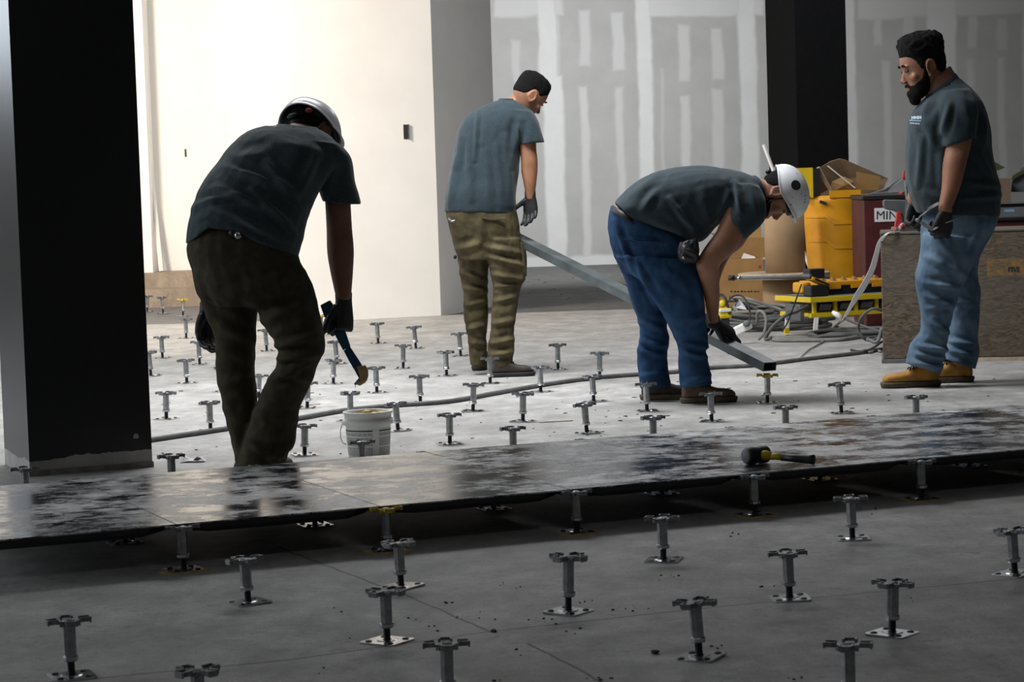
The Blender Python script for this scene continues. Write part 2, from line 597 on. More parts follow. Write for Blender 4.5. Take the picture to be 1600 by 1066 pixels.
def drywall(name, Yw, light_rects):
    m, nt, b = newmat(name)
    tc = nt.nodes.new('ShaderNodeTexCoord')
    wob = nt.nodes.new('ShaderNodeTexNoise'); wob.inputs['Scale'].default_value = 2.2; wob.inputs['Detail'].default_value = 6
    nt.links.new(tc.outputs['Object'], wob.inputs['Vector'])
    ad = nt.nodes.new('ShaderNodeVectorMath'); ad.operation = 'MULTIPLY_ADD'
    nt.links.new(wob.outputs['Color'], ad.inputs[0]); ad.inputs[1].default_value = (.10, 0, .10)
    nt.links.new(tc.outputs['Object'], ad.inputs[2])
    sp = nt.nodes.new('ShaderNodeSeparateXYZ'); nt.links.new(ad.outputs[0], sp.inputs[0])
    acc = None
    for (x0, y0, x1, y1, w) in light_rects:
        a = at(x0, y0, Yw); c = at(x1, y1, Yw)
        cx, cz = (a[0] + c[0]) / 2 + .05, (a[2] + c[2]) / 2 + .05
        hx, hz = abs(c[0] - a[0]) / 2, abs(a[2] - c[2]) / 2
        dx = math_n(nt, 'SUBTRACT', math_n(nt, 'ABSOLUTE', math_n(nt, 'SUBTRACT', sp.outputs[0], cx)), hx)
        dz = math_n(nt, 'SUBTRACT', math_n(nt, 'ABSOLUTE', math_n(nt, 'SUBTRACT', sp.outputs[2], cz)), hz)
        mr = nt.nodes.new('ShaderNodeMapRange'); mr.interpolation_type = 'SMOOTHSTEP'
        mr.inputs['From Min'].default_value = -.025; mr.inputs['From Max'].default_value = .03
        mr.inputs['To Min'].default_value = w; mr.inputs['To Max'].default_value = 0
        nt.links.new(math_n(nt, 'MAXIMUM', dx, dz), mr.inputs['Value'])
        acc = mr.outputs['Result'] if acc is None else math_n(nt, 'MAXIMUM', acc, mr.outputs['Result'])
    grain = noise_f(nt, coords(nt), 3, 6, .6, .3, .7)
    board = mix_col(nt, grain, (.36, .36, .345), (.41, .41, .395))
    mud = mix_col(nt, grain, (.64, .64, .63), (.58, .58, .57))
    nt.links.new(mix_col(nt, acc, board, mud), b.inputs['Base Color'])
    b.inputs['Roughness'].default_value = .75
    return m


YB = 28.4
RECTS = [(992, -40, 1030, 520, 1), (1152, -40, 1192, 520, 1), (838, -40, 872, 130, .9), (848, 120, 890, 500, .95), (868, 20, 884, 400, .45),
         (992, -40, 1192, 22, .75), (770, -40, 880, 24, .6), (770, 404, 1200, 420, .9),
         (905, 16, 923, 104, .55), (956, 22, 976, 110, .6), (906, 136, 926, 420, .6), (961, 136, 980, 420, .55), (1060, 40, 1079, 126, .6),
         (1112, 45, 1131, 124, .55), (1064, 150, 1081, 300, .6), (1112, 140, 1132, 300, .5), (800, 62, 818, 240, .4), (1032, 110, 1040, 300, .4),
         (1300, -40, 1346, 520, .85), (1448, -40, 1502, 520, .75), (1340, -40, 1640, 19, .5), (1366, 26, 1378, 70, .45), (1380, 96, 1398, 420, .45),
         (1412, 22, 1430, 80, .35), (1512, 24, 1526, 75, .4), (1512, 92, 1528, 420, .4), (1558, 30, 1574, 78, .35), (1558, 92, 1574, 420, .4), (1596, -40, 1660, 520, .7)]
MAT['drywall'] = drywall('taped_drywall', YB, RECTS)
struct('wall_back', MB().box((-9, YB, -.2), (9, YB + .25, 4.5)), MAT['drywall'])
struct('wall_left', MB().box((-9.2, -6, -.2), (-9, YB, 4.5)), MAT['wall_dark'])
struct('wall_right', MB().box((9, -6, -.2), (9.2, YB, 4.5)), MAT['wall_dark'])
struct('wall_front', MB().box((-9.2, -6.2, -.2), (9.2, -6, 4.5)), MAT['wall_dark'])
struct('ceiling', MB().box((-9.2, -6.2, 4.5), (9.2, YB + .25, 4.7)), MAT['ceiling'])

# white block whose lit face turns to the work light, grey return on its right
c0 = gnd(689, 493)
c1 = at(418, 500, 18.45); c1[2] = 0
c2 = at(781, 470, 20.1); c2[2] = 0
pts = [c0, c2, c2 + np.array([-.3, 2.4, 0]), c1 + np.array([-.1, 4.0, 0]), c1]
struct('wall_middle', MB().prism([(p[0], p[1]) for p in pts], -.02, 4.5), MAT['wall_white'])
# bay wall further left with a two-step concrete ledge at its foot
pl = gnd(200, 482); YG = 22.3
struct('wall_bay', MB().box((-9, YG, -.05), (-1.9, YG + .3, 4.5)), MAT['wall_white'])
MAT['ledge'] = concrete('sandy_concrete', (.42, .33, .24), (.50, .40, .29))
zl1 = at(270, 452, 21.62)[2]; zl2 = at(270, 425, 21.95)[2]
struct('trim_1', MB().box((-9, 21.62, -.01), (-1.9, YG, zl1)), MAT['ledge'])
struct('trim_2', MB().box((-9, 21.95, zl1), (-1.9, YG, zl2)), MAT['ledge'])
# corner of the bay, a narrow return seen beside the dark column
pr = at(222, 60, 21.9)
struct('trim_3', MB().box((pr[0] - .5, 21.96, zl2), (pr[0], YG, 4.5)), MAT['wall_white'])

# openings left for switches
b1 = at(634, 206, 18.7)


def on_wall(px, py):
    """point on the lit face of the white block"""
    d = ray(px, py); n = np.array([-(c0 - c1)[1], (c0 - c1)[0], 0])
    return CAM + d * (((c0 - CAM) @ n) / (d @ n))


e1 = (c0 - c1) / np.linalg.norm(c0 - c1)
Rw = Matrix((e1, np.cross([0, 0, 1], e1), (0, 0, 1))).transposed()
p = on_wall(634, 206)
sb = empty('switch_box', p - np.array([0, 0, .06]), 'dark slot of an open switch box in the bright white wall', 'switch box')
part('back_box', MB().cbox(p + np.cross([0, 0, 1], e1) * .01, (.036, .03, .112), Rw), MAT['print_dark'], sb)
part('frame', MB().cbox(p + e1 * .02, (.006, .036, .116), Rw), MAT['steel'], sb)
p = at(290, 239, YG)
sb = empty('wall_slot', p - np.array([0, 0, .04]), 'tiny dark slot in the bay wall above the bent man', 'switch box')
part('back_box', MB().cbox(p, (.014, .03, .07)), MAT['print_dark'], sb)

# ------------------------------------------------------------------ columns
def column_mat(name, zp, rough):
    m, nt, b = newmat(name)
    vec = coords(nt)
    sp = nt.nodes.new('ShaderNodeSeparateXYZ'); nt.links.new(vec, sp.inputs[0])
    rag = noise_f(nt, coords(nt, 'Object', (1, 1, .4)), 22, 6, .7, 0, 1)
    big = noise_f(nt, vec, 3.5, 2, .5, 0, 1)
    edge = math_n(nt, 'ADD', math_n(nt, 'ADD', sp.outputs[2], math_n(nt, 'MULTIPLY', rag, -.03)), math_n(nt, 'MULTIPLY', big, -.05))
    mask = math_n(nt, 'LESS_THAN', edge, zp - .04)
    mott = noise_f(nt, vec, 30, 4, .6, .3, .7)
    paint = mix_col(nt, mott, (.0065, .007, .008), (.009, .0095, .011))
    plas = mix_col(nt, noise_f(nt, vec, 12, 4, .6, .35, .65), (.30, .29, .265), (.42, .41, .385))
    nt.links.new(mix_col(nt, mask, paint, plas), b.inputs['Base Color'])
    rr = math_n(nt, 'ADD', math_n(nt, 'MULTIPLY', mask, .35), rough)
    nt.links.new(rr, b.inputs['Roughness'])
    return m


MAT['column'] = column_mat('black_column_paint', .062, .36)
MAT['column_far'] = simple('matt_black_paint', (.008, .0085, .0095), .9, 0, .2, 20, spec=.1)
SC = .475
A = gnd(47, 745)


def sq_col(A, s, h):
    q = [A, A + U * s, A + U * s + V * s, A + V * s]
    return MB().prism([(p[0], p[1]) for p in q], 0, h)


cr = empty('column', A + (U + V) * SC / 2, 'near black square column with bare plaster strip at its foot', 'column')
part('shaft', sq_col(A, SC, 4.5), MAT['column'], cr)
foot = MB().prism([(p[0], p[1]) for p in [A - U * .004 - V * .006, A + U * (SC + .004) - V * .006, A + U * (SC + .004) + V * .02, A - U * .004 + V * .02]], 0, .022)
part('base_strip', foot, simple('plaster_edge', (.26, .25, .225), .85, 0, .4, 30), cr)
pp = at(213.5, 683, 9.2)
t = ((pp - A) @ U)
pc = A + U * t - V * .0015; pc[2] = pp[2]
ptch = [(-.011, -.006), (-.009, .006), (-.004, .013), (.001, .010), (.006, .012), (.010, .004), (.011, -.005), (.004, -.007)]
mtx = Matrix((U, np.array([0, 0, 1.0]), -V)).transposed().to_4x4(); mtx.translation = Vector(pc)
part('chipped_patch', MB().prism(ptch, 0, .0015, mtx), simple('bare_patch', (.42, .41, .38), .85), cr, label='pale chip in the black paint')

A2 = at(1247, 260, 19.0); A2[2] = 0
s2 = (at(1326, 200, 19.2)[0] - at(1247, 200, 19.0)[0]) / U[0]
c2o = empty('column', A2 + (U + V) * s2 / 2, 'far black square column rising behind the barrel of cardboard', 'column')
part('shaft', sq_col(A2, s2, 4.5), MAT['column_far'], c2o)

# ------------------------------------------------------------------ raised floor panels
def panel_mat():
    m, nt, b = newmat('dusty_laminate')
    geo = nt.nodes.new('ShaderNodeTexCoord')
    mp = nt.nodes.new('ShaderNodeMapping'); mp.inputs['Rotation'].default_value = (0, 0, -TH * .62)
    oi = nt.nodes.new('ShaderNodeNewGeometry')
    nt.links.new(oi.outputs['Position'], mp.inputs['Vector'])
    mp2 = nt.nodes.new('ShaderNodeMapping'); mp2.inputs['Scale'].default_value = (1.9, 2.4, 1)
    nt.links.new(mp.outputs[0], mp2.inputs['Vector'])
    st = noise_f(nt, mp2.outputs[0], 2.4, 11, .76, .44, .54)
    st2 = noise_f(nt, mp2.outputs[0], 8.0, 8, .75, .42, .56)
    blot = noise_f(nt, mp.outputs[0], 2.6, 6, .65, .38, .62)
    d = math_n(nt, 'MULTIPLY', st, math_n(nt, 'ADD', math_n(nt, 'MULTIPLY', st2, .5), .5), True)
    d = math_n(nt, 'MULTIPLY', d, math_n(nt, 'ADD', math_n(nt, 'MULTIPLY', blot, .65), .4), True)
    col = mix_col(nt, d, (.016, .017, .021), (.74, .74, .75))
    nt.links.new(col, b.inputs['Base Color'])
    rg = math_n(nt, 'ADD', math_n(nt, 'MULTIPLY', d, .40), .16)
    nt.links.new(rg, b.inputs['Roughness'])
    b.inputs['Specular IOR Level'].default_value = .6
    bump(nt, b, d, .08, .001)
    return m


MAT['panel'] = panel_mat()
MAT['pan'] = simple('dark_steel_pan', (.02, .021, .024), .5, .3)


def panel_meshes():
    g = .0022
    top = MB().box((g, g, -.004), (W - g, W - g, 0))
    # pan: inset tray with clipped corners, rounded toward the bottom
    def octo(i, c):
        a, b_ = i, W - i
        return [(a + c, a), (b_ - c, a), (b_, a + c), (b_, b_ - c), (b_ - c, b_), (a + c, b_), (a, b_ - c), (a, a + c)]
    rings = []
    for i, c, z in ((.004, .065, -.004), (.006, .075, -.018), (.012, .085, -.029), (.03, .09, -.033)):
        rings.append([(x, y, z) for x, y in octo(i, c)])
    pan = MB().rings(np.array(rings))
    return mesh_of(top, 'top_plate'), mesh_of(pan, 'pan')


me_top, me_pan = panel_meshes()
setmat(me_top, MAT['panel']); setmat(me_pan, MAT['pan'])
ORD = ['first', 'second', 'third', 'fourth', 'fifth', 'sixth', 'seventh', 'eighth']
for row in (0, 1):
    k = 0
    for i in range(-1, 6):
        o3 = O + U * W * i + V * W * row
        extra = ''
        nm = 'near' if row == 0 else 'far'
        lab = f'{ORD[k]} dusty floor panel from the left in the {nm} row of the strip'
        if row == 0 and i == 3:
            lab = 'dusty floor panel in the near row carrying the mallet'
        r = empty('floor_panel', (o3[0], o3[1], ZT), lab, 'floor panel', 'raised floor panels laid as a strip')
        r.rotation_euler = (0, 0, TH)
        for nme, me in (('top_plate', me_top), ('pan', me_pan)):
            q = bpy.data.objects.new(nme, me); COL.objects.link(q); q.parent = r
        k += 1

# ------------------------------------------------------------------ pedestals
PH = .127


def pedestal_parts():
    d = {}
    h = .0485
    pl_ = MB()
    b_ = .006
    oct_ = [(-h + b_, -h), (h - b_, -h), (h, -h + b_), (h, h - b_), (h - b_, h), (-h + b_, h), (-h, h - b_), (-h, -h + b_)]
    pl_.prism(oct_, 0, .004)
    # pressed rib around the middle
    pl_.lathe([(.026, .004), (.022, .006), (.012, .006)], n=12, cap=False)
    d['base_plate'] = (mesh_of(pl_), MAT['steel_bright'])
    d['rod'] = (mesh_of(MB().lathe([(.0085, .004), (.0085, .060)], n=10)), MAT['rod'])
    d['nut'] = (mesh_of(MB().lathe([(.0160, .035), (.0182, .0375), (.0182, .0445), (.0160, .047)], n=8)), MAT['steel_bright'])
    r = .0142
    d['tube'] = (mesh_of(MB().lathe([(r, .045), (r, PH - .008)], n=8, phase=math.pi / 8)), MAT['steel'])
    hd = MB()
    # four-armed head with raised claws
    out = []
    for k in range(4):
        a = k * math.pi / 2
        for (rad, da) in ((.022, -.55), (.038, -.30), (.046, -.27), (.049, 0), (.046, .27), (.038, .30), (.022, .55)):
            out.append((rad * math.cos(a + da), rad * math.sin(a + da)))
    hd.prism(out, PH - .008, PH - .0035)
    for k in range(4):
        Rk = Matrix.Rotation(k * math.pi / 2, 3, 'Z')
        for sy in (-1, 1):
            c = Rk @ Vector((.036, sy * .0125, PH - .003))
            hd.cbox(c, (.024, .004, .010), Rk)
        c = Rk @ Vector((.047, 0, PH - .005))
        hd.cbox(c, (.004, .022, .012), Rk)
        R4 = Matrix.Rotation(k * math.pi / 2 + math.pi / 4, 3, 'Z')
        hd.cbox(R4 @ Vector((.021, 0, PH - .010)), (.016, .008, .008), R4)
    hd.lathe([(.017, PH - .014), (.019, PH - .009), (.012, PH - .002), (.006, PH)], n=12)
    d['head'] = (mesh_of(hd), MAT['cast'])
    return d


PP = pedestal_parts()
me_hole = mesh_of(MB().lathe([(.0085, .0038), (.008, .0058), (.004, .0072)], n=10)); setmat(me_hole, MAT['rod'])  # dark disc for a bolt hole, its shade put into the colour
for k, (me, mt) in PP.items():
    setmat(me, mt); me.name = k
me_head_y = PP['head'][0].copy(); setmat(me_head_y, MAT['glue_yellow'])


def glue_mesh(seed):
    rr = random.Random(seed)
    pts = []
    for k in range(18):
        a = 2 * math.pi * k / 18
        s = .058 + .018 * rr.random() + .012 * math.cos(a - 3.9)
        pts.append((s * math.cos(a), s * math.sin(a)))
    mb = MB().prism(pts, 0, .0028)
    return mesh_of(mb)


GL = [glue_mesh(s) for s in (1, 2, 3)]
for g_ in GL:
    setmat(g_, MAT['glue_tan'])
# (head px, base px or None, label, options: y = yellow head, g = glue squeezed out)
PED = [
    (107, 967, 112, 1058, 'steel pedestal at the bottom left of the bare foreground floor', ''),
    (308, 1042, None, None, 'pedestal cut by the lower frame edge, left of the others', ''),
    (382, 876, 388, 942, 'lone pedestal in the foreground left, just beyond the panel shadow', ''),
    (622, 847, 627, 917, 'foreground pedestal right in front of the yellow-headed one', ''),
    (602, 922, 605, 1003, 'foreground pedestal standing on the long floor joint, left of centre', ''),
    (697, 1000, None, None, 'pedestal cut by the lower frame edge near the middle', ''),
    (888, 867, 888, 957, 'upright foreground pedestal at the centre beside dark crumbs', ''),
    (1034, 808, 1037, 876, 'small foreground pedestal between the panels and the leaning pedestal', ''),
    (1085, 939, 1093, 1028, 'leaning foreground pedestal beside a dark rubble lump', ''),
    (1230, 862, 1234, 936, 'foreground pedestal with a square-on base plate, below the mallet', ''),
    (1329, 777, 1332, 842, 'foreground pedestal closest to the panel edge on the right', ''),
    (1395, 909, 1394, 991, 'foreground pedestal on the floor joint at right with shiny diamond base', ''),
    (1325, 1001, None, None, 'pedestal cut by the lower frame edge on the right', ''),
    (1580, 832, 1586, 897, 'foreground pedestal at the far right frame edge', ''),
    (38, 728, None, None, 'pedestal behind the panels at the foot of the near column', 'r'),
    (267, 708, None, None, 'pedestal behind the panels beside a white plastic scrap', 'r'),
    (565, 686, None, None, 'pedestal standing right in front of the white bucket', 'r'),
    (801, 665, None, None, 'pedestal behind the panels, between bucket and jeans man', 'r'),
    (1020, 648, None, None, 'pedestal behind the panels before the jeans man\'s boots', 'r'),
    (1227, 632, None, None, 'pedestal behind the panels under the steel bar\'s end', 'r'),
    (1431, 616, None, None, 'pedestal behind the panels in front of the wheat boots', 'r'),
    (230, 547, 236, 588, 'pedestal half hidden by the near column\'s edge', ''),
    (252, 526, 254, 560, 'middle-distance pedestal beside the near column, second row out', ''),
    (290, 497, 291, 529, 'slim far pedestal left of the bent man\'s hanging glove', ''),
    (310, 531, 312, 570, 'pedestal just left of the bent man\'s knee', ''),
    (290, 562, 292, 599, 'pedestal between column and bent man, with square plate', ''),
    (259, 613, 260, 655, 'pedestal by the column with hose passing in front', ''),
    (327, 628, 329, 673, 'pedestal touching the hose left of the bent man\'s shin', ''),
    (342, 543, 346, 576, 'pedestal mostly hidden behind the bent man\'s left knee', ''),
    (349, 574, 350, 612, 'pedestal hidden behind the bent man\'s left shin', ''),
    (405, 586, 404, 622, 'pedestal seen low between the bent man\'s legs', ''),
    (414, 514, 417, 549, 'pedestal framed in the gap below the bent man\'s crotch', ''),
    (476, 664, 476, 711, 'near pedestal at the bent man\'s trouser cuff', ''),
    (483, 597, 480, 638, 'pedestal partly behind the bent man\'s right calf', ''),
    (522, 533, 527, 569, 'pedestal directly under the glove holding the blue spatula', ''),
    (521, 562, 521, 600, 'pedestal right of the bent man\'s knee, left of the spatula', ''),
    (587, 574, 589, 614, 'leaning pedestal right of the glue-coated spatula tip', ''),
    (547, 613, 548, 658, 'pedestal below the dripping spatula, behind the bucket', ''),
    (617, 630, 622, 673, 'pedestal rising behind the bucket\'s right rim', ''),
    (589, 505, 591, 537, 'far pedestal near the lit white wall, left of the leaning one', ''),
    (501, 492, 503, 524, 'yellow-headed far pedestal behind the bent man\'s forearm', 'y'),
    (253, 464, 255, 490, 'far pedestal in front of the sandy concrete ledge', ''),
    (286, 466, 286, 494, 'yellow-headed pedestal in front of the sandy ledge', 'y'),
    (232, 462, 230, 487, 'far pedestal sliced by the column edge near the ledge', ''),
    (646, 509, 650, 545, 'far pedestal leaning left, below the wall corner', ''),
    (717, 519, 720, 557, 'pedestal immediately left of the khaki man\'s shin', ''),
    (630, 539, 630, 576, 'pedestal in the middle floor, left of centre, before the leaning one', ''),
    (696, 549, 698, 588, 'pedestal standing between the khaki man and the white bucket', ''),
    (871, 537, 872, 578, 'pedestal alone on the floor right of the khaki man', ''),
    (655, 587, 657, 630, 'pedestal straddled by the hose behind the bucket', ''),
    (765, 559, 766, 600, 'pedestal right in front of the khaki man\'s shoe', ''),
    (740, 600, 739, 643, 'pedestal on the near side of the hose, below khaki man', ''),
    (844, 573, 845, 613, 'pedestal beyond the hose, just right of the khaki man\'s toe', ''),
    (817, 614, 817, 659, 'pedestal in front of the hose with debris around its plate', ''),
    (702, 647, 703, 694, 'near pedestal right of the bucket with broad bright plate', ''),
    (937, 551, 937, 592, 'pedestal left of the jeans man, farther of two in line', ''),
    (925, 587, 928, 628, 'pedestal left of the jeans man, nearer of two in line', ''),
    (913, 631, 917, 677, 'near pedestal left of the jeans man close to the panels', ''),
    (1009, 599, 1011, 643, 'pedestal in front of the jeans man\'s rear boot', ''),
    (1110, 614, 1112, 659, 'pedestal in front of the jeans man\'s front boot', ''),
    (1199, 585, 1199, 630, 'yellow-headed pedestal right below the steel bar\'s open end', 'y'),
    (1311, 599, 1315, 646, 'pedestal with a gluey plate between bar end and wheat boots', ''),
]


def make_pedestal():
    r = empty('pedestal', (0, 0, 0), 'steel floor pedestal', 'pedestal', 'steel floor pedestals on the concrete')
    for nme, (me, mt) in PP.items():
        q = bpy.data.objects.new(nme, me); COL.objects.link(q); q.parent = r
        if nme == 'base_plate':
            for sx in (-1, 1):
                for sy in (-1, 1):
                    w = bpy.data.objects.new('dark_hole_disc', me_hole); COL.objects.link(w); w.parent = q
                    w.location = (sx * .031, sy * .031, 0)
    return r


proto = make_pedestal()
first = True
rp = random.Random(3)


def put_pedestal(base, tip, label, opt, rot):
    global first
    r = proto if first else copy_tree(proto)
    first = False
    z = (tip - base); L = np.linalg.norm(z)
    zs = min(max(L / PH, .92), 1.12)
    ax = Vector(z / L)
    lean = Vector((0, 0, 1)).rotation_difference(Vector((max(-.06, min(.06, ax.x)), 0, 1)).normalized())
    r.rotation_mode = 'QUATERNION'
    r.rotation_quaternion = lean @ Matrix.Rotation(rot, 3, 'Z').to_quaternion()
    r.scale = (1, 1, zs)
    r.location = Vector(base)
    r['label'] = label
    for ch in r.children:
        if 'y' in opt and ch.name.startswith('head'):
            ch.data = me_head_y
            ch['label'] = 'head smeared with yellow adhesive'
    if 'g' in opt:
        q = bpy.data.objects.new('adhesive', GL[rp.randrange(3)]); COL.objects.link(q); q.parent = r
        q.rotation_euler = (0, 0, rp.uniform(-.5, .5))
        q['label'] = 'tan adhesive squeezed out around the plate'


for (xh, yh, xb, yb, lab, opt) in PED:
    if xb is None:
        base = gnd(xh, yh + 3, PH); base[2] = 0; tip = base + np.array([0, 0, PH])
    else:
        base = gnd(xb, yb)
        tip = at(xh, yh, base[1])
    rot = rp.uniform(0, math.pi / 2)
    if xb in (888, 1394): rot = math.pi / 4 + .15
    if xb == 1093: rot = math.pi / 4 + .3
    if xb == 1234: rot = .03
    if 'r' in opt: rot = TH + rp.uniform(-.08, .08)
    put_pedestal(base, tip, lab, opt, rot)
# the ones that carry the strip
for row, rn in ((0, 'front'), (1, 'middle'), (2, 'back')):
    for i in range(-1, 7):
        if row == 0 and i == 6: continue
        base = O + U * W * i + V * W * row
        if row == 0:
            lab = ['pedestal under the panel strip\'s front edge at the left frame edge', 'pedestal under the strip\'s front edge, leftmost with tan adhesive',
                   'yellow-headed pedestal under the front edge of the panel strip', 'pedestal under the strip\'s front edge at the picture\'s centre',
                   'pedestal under the strip\'s front edge, left below the mallet', 'pedestal under the strip\'s front edge right of the mallet',
                   'pedestal under the strip\'s front edge at the right frame edge'][i + 1]
            if i in (-1, 5): continue
        else:
            continue
        put_pedestal(base + np.array([0.012, 0.012, 0]) - V * .012, base + np.array([0.012, .012, PH]) - V * .012, lab, ('g' if row == 0 else '') + ('y' if row == 0 and i == 1 else ''), TH + rp.uniform(-.1, .1))
for row, rn in ((1, 'middle'), (2, 'back')):
    for i in range(0, 6):
        base = O + U * W * i + V * W * row
        put_pedestal(base, base + np.array([0, 0, PH]), f'pedestal in the dark under the panels, {rn} line, {ORD[i]} from the left', '', TH)

# ------------------------------------------------------------------ people: shared builders
HEAD = np.array([  # z, front x, back x, half width
    (.112, .022, -.040, .020), (.104, .048, -.062, .046), (.085, .074, -.086, .063), (.055, .091, -.098, .0735), (.022, .0955, -.101, .077),
    (-.006, .0885, -.098, .076), (-.032, .087, -.088, .0725), (-.058, .0855, -.068, .067), (-.082, .085, -.042, .059), (-.104, .083, -.012, .047),
    (-.119, .074, .018, .032), (-.124, .058, .030, .018)])


def basis(fwd, up):
    f = np.array(fwd, float); f /= np.linalg.norm(f)
    u = np.array(up, float); u = u - f * (u @ f); u /= np.linalg.norm(u)
    l = np.cross(u, f)
    return np.stack([f, l, u], 1)     # columns: face, left, up


def head_grid(off=0.0, sub=5, m=40, e=2.25, offf=None):
    S = catmull(HEAD, sub)
    a = np.arange(m) * 2 * math.pi / m
    ca = np.sign(np.cos(a)) * np.abs(np.cos(a)) ** (2 / e); sa = np.sign(np.sin(a)) * np.abs(np.sin(a)) ** (2 / e)
    G = []
    for (z, xf, xb, hw) in S:
        c = (xf + xb) / 2; h = (xf - xb) / 2
        P = np.stack([c + h * ca, hw * sa, np.full(m, z)], 1)
        G.append(P)
    G = np.array(G)
    if off or offf is not None:
        ctr = np.array([-.003, 0, 0.0])
        D = G - ctr; D /= np.linalg.norm(D, axis=2)[..., None]
        o = off if offf is None else offf(G)
        G = G + D * (o[..., None] if offf is not None else o)
    return G


def head_parts(C, B, s, nose=1.0):
    def w(p): return np.array(C) + s * (np.array(p, float) @ B.T)
    out = [MB().rings(w(head_grid()))]
    Rb = B
    # nose
    n = []
    for (z, x, hw, dp) in ((.010, .086, .008, .012), (-.010, .094, .0085, .016), (-.030, .104, .011, .020), (-.043, .112, .0155, .022), (-.052, .104, .017, .016), (-.056, .094, .012, .008)):
        k = np.arange(12) * 2 * math.pi / 12
        n.append(np.stack([x - dp * .5 + dp * .62 * np.cos(k) * nose, hw * np.sin(k), np.full(12, z)], 1))
    out.append(MB().rings(w(np.array(n))))
    for sy in (-1, 1):
        out.append(MB().ellipsoid(w((.082, sy * .030, .016)), (.012 * s, .022 * s, .007 * s), Rb))      # brow
        out.append(MB().ellipsoid(w((.060, sy * .044, -.036)), (.020 * s, .024 * s, .022 * s), Rb))      # cheekbone
        out.append(MB().ellipsoid(w((.098, sy * .012, -.050)), (.010 * s, .008 * s, .007 * s), Rb))      # nostril wing
        # ear: shell, rim and lobe
        out.append(MB().ellipsoid(w((-.012, sy * .079, -.014)), (.018 * s, .007 * s, .030 * s), Rb))
        rim = [(-.012 + .020 * math.cos(t), sy * (.084 + .004 * math.cos(t)), -.010 + .031 * math.sin(t)) for t in np.linspace(-1.6, 3.6, 16)]
        out.append(MB().tube([w(q) for q in rim], .0052 * s, 8))
        out.append(MB().ellipsoid(w((-.004, sy * .080, -.042)), (.008 * s, .005 * s, .009 * s), Rb))
    out.append(MB().ellipsoid(w((.084, 0, -.0755)), (.010 * s, .024 * s, .0055 * s), Rb))                # lips
    out.append(MB().ellipsoid(w((.083, 0, -.087)), (.010 * s, .021 * s, .0065 * s), Rb))
    out.append(MB().ellipsoid(w((.074, 0, -.108)), (.015 * s, .022 * s, .014 * s), Rb))                   # chin
    return out, w


def shell(C, B, s, field, omax, mat, name, parent, thick=.006, m=96, sub=12, e=2.25, k=.4, rough=0.0):
    """hair or beard: a layer that rises out of the head where field > 0, so its edge is a clean hairline"""
    def offf(G):
        h = field(G[..., 0], G[..., 1], G[..., 2])
        o = np.minimum(-.003 + k * h, omax(G) if callable(omax) else omax)
        if rough:
            for i in range(o.shape[0]):
                for q in range(o.shape[1]):
                    if o[i, q] > .002: o[i, q] += rough * mnoise.noise(Vector(G[i, q] * 75)) * min(1, o[i, q] / .02)
        return np.maximum(o, -.006)
    G0 = head_grid(sub=sub, m=m, e=e)
    ov = offf(G0)
    G = head_grid(offf=lambda g: ov, sub=sub, m=m, e=e)
    n = G.shape[0]
    Wd = np.array(C) + s * (G.reshape(-1, 3) @ B.T)
    f = []
    for i in range(n - 1):
        for q in range(m):
            if max(ov[i, q], ov[i + 1, q], ov[i, (q + 1) % m], ov[i + 1, (q + 1) % m]) > -.0055:
                f.append((i * m + q, i * m + (q + 1) % m, (i + 1) * m + (q + 1) % m, (i + 1) * m + q))
    if ov[0].mean() > 0:
        f.append(tuple(range(m)))
    me = mesh_of(MB().add(Wd, f), name, True)
    o = part(name, me, mat, parent)
    so = o.modifiers.new('thickness', 'SOLIDIFY'); so.thickness = thick * s; so.offset = -1
    return o


def hairline(xs, zs):
    return lambda x, y, z: z - np.interp(x, xs, zs)


def eyes(w, s, parent, B):
    for sy in (-1, 1):
        e = part('eye', MB().ellipsoid(w((.0795, sy * .030, -.003)), (.011 * s, .013 * s, .008 * s), B), MAT['eye'], parent, True)
        part('iris', MB().ellipsoid(w((.0895, sy * .030, -.004)), (.003 * s, .0055 * s, .0055 * s), B), MAT['iris'], e, True)
        brow = [w((.088 + (.008 if i in (1, 2) else 0), sy * y, .0185 + dz)) for i, (y, dz) in enumerate(((.012, -.003), (.024, .003), (.038, .004), (.050, -.004)))]
        part('eyebrow', MB().tube(brow, [.003 * s, .0055 * s, .005 * s, .002 * s], 6), MAT['hair'], parent, True)


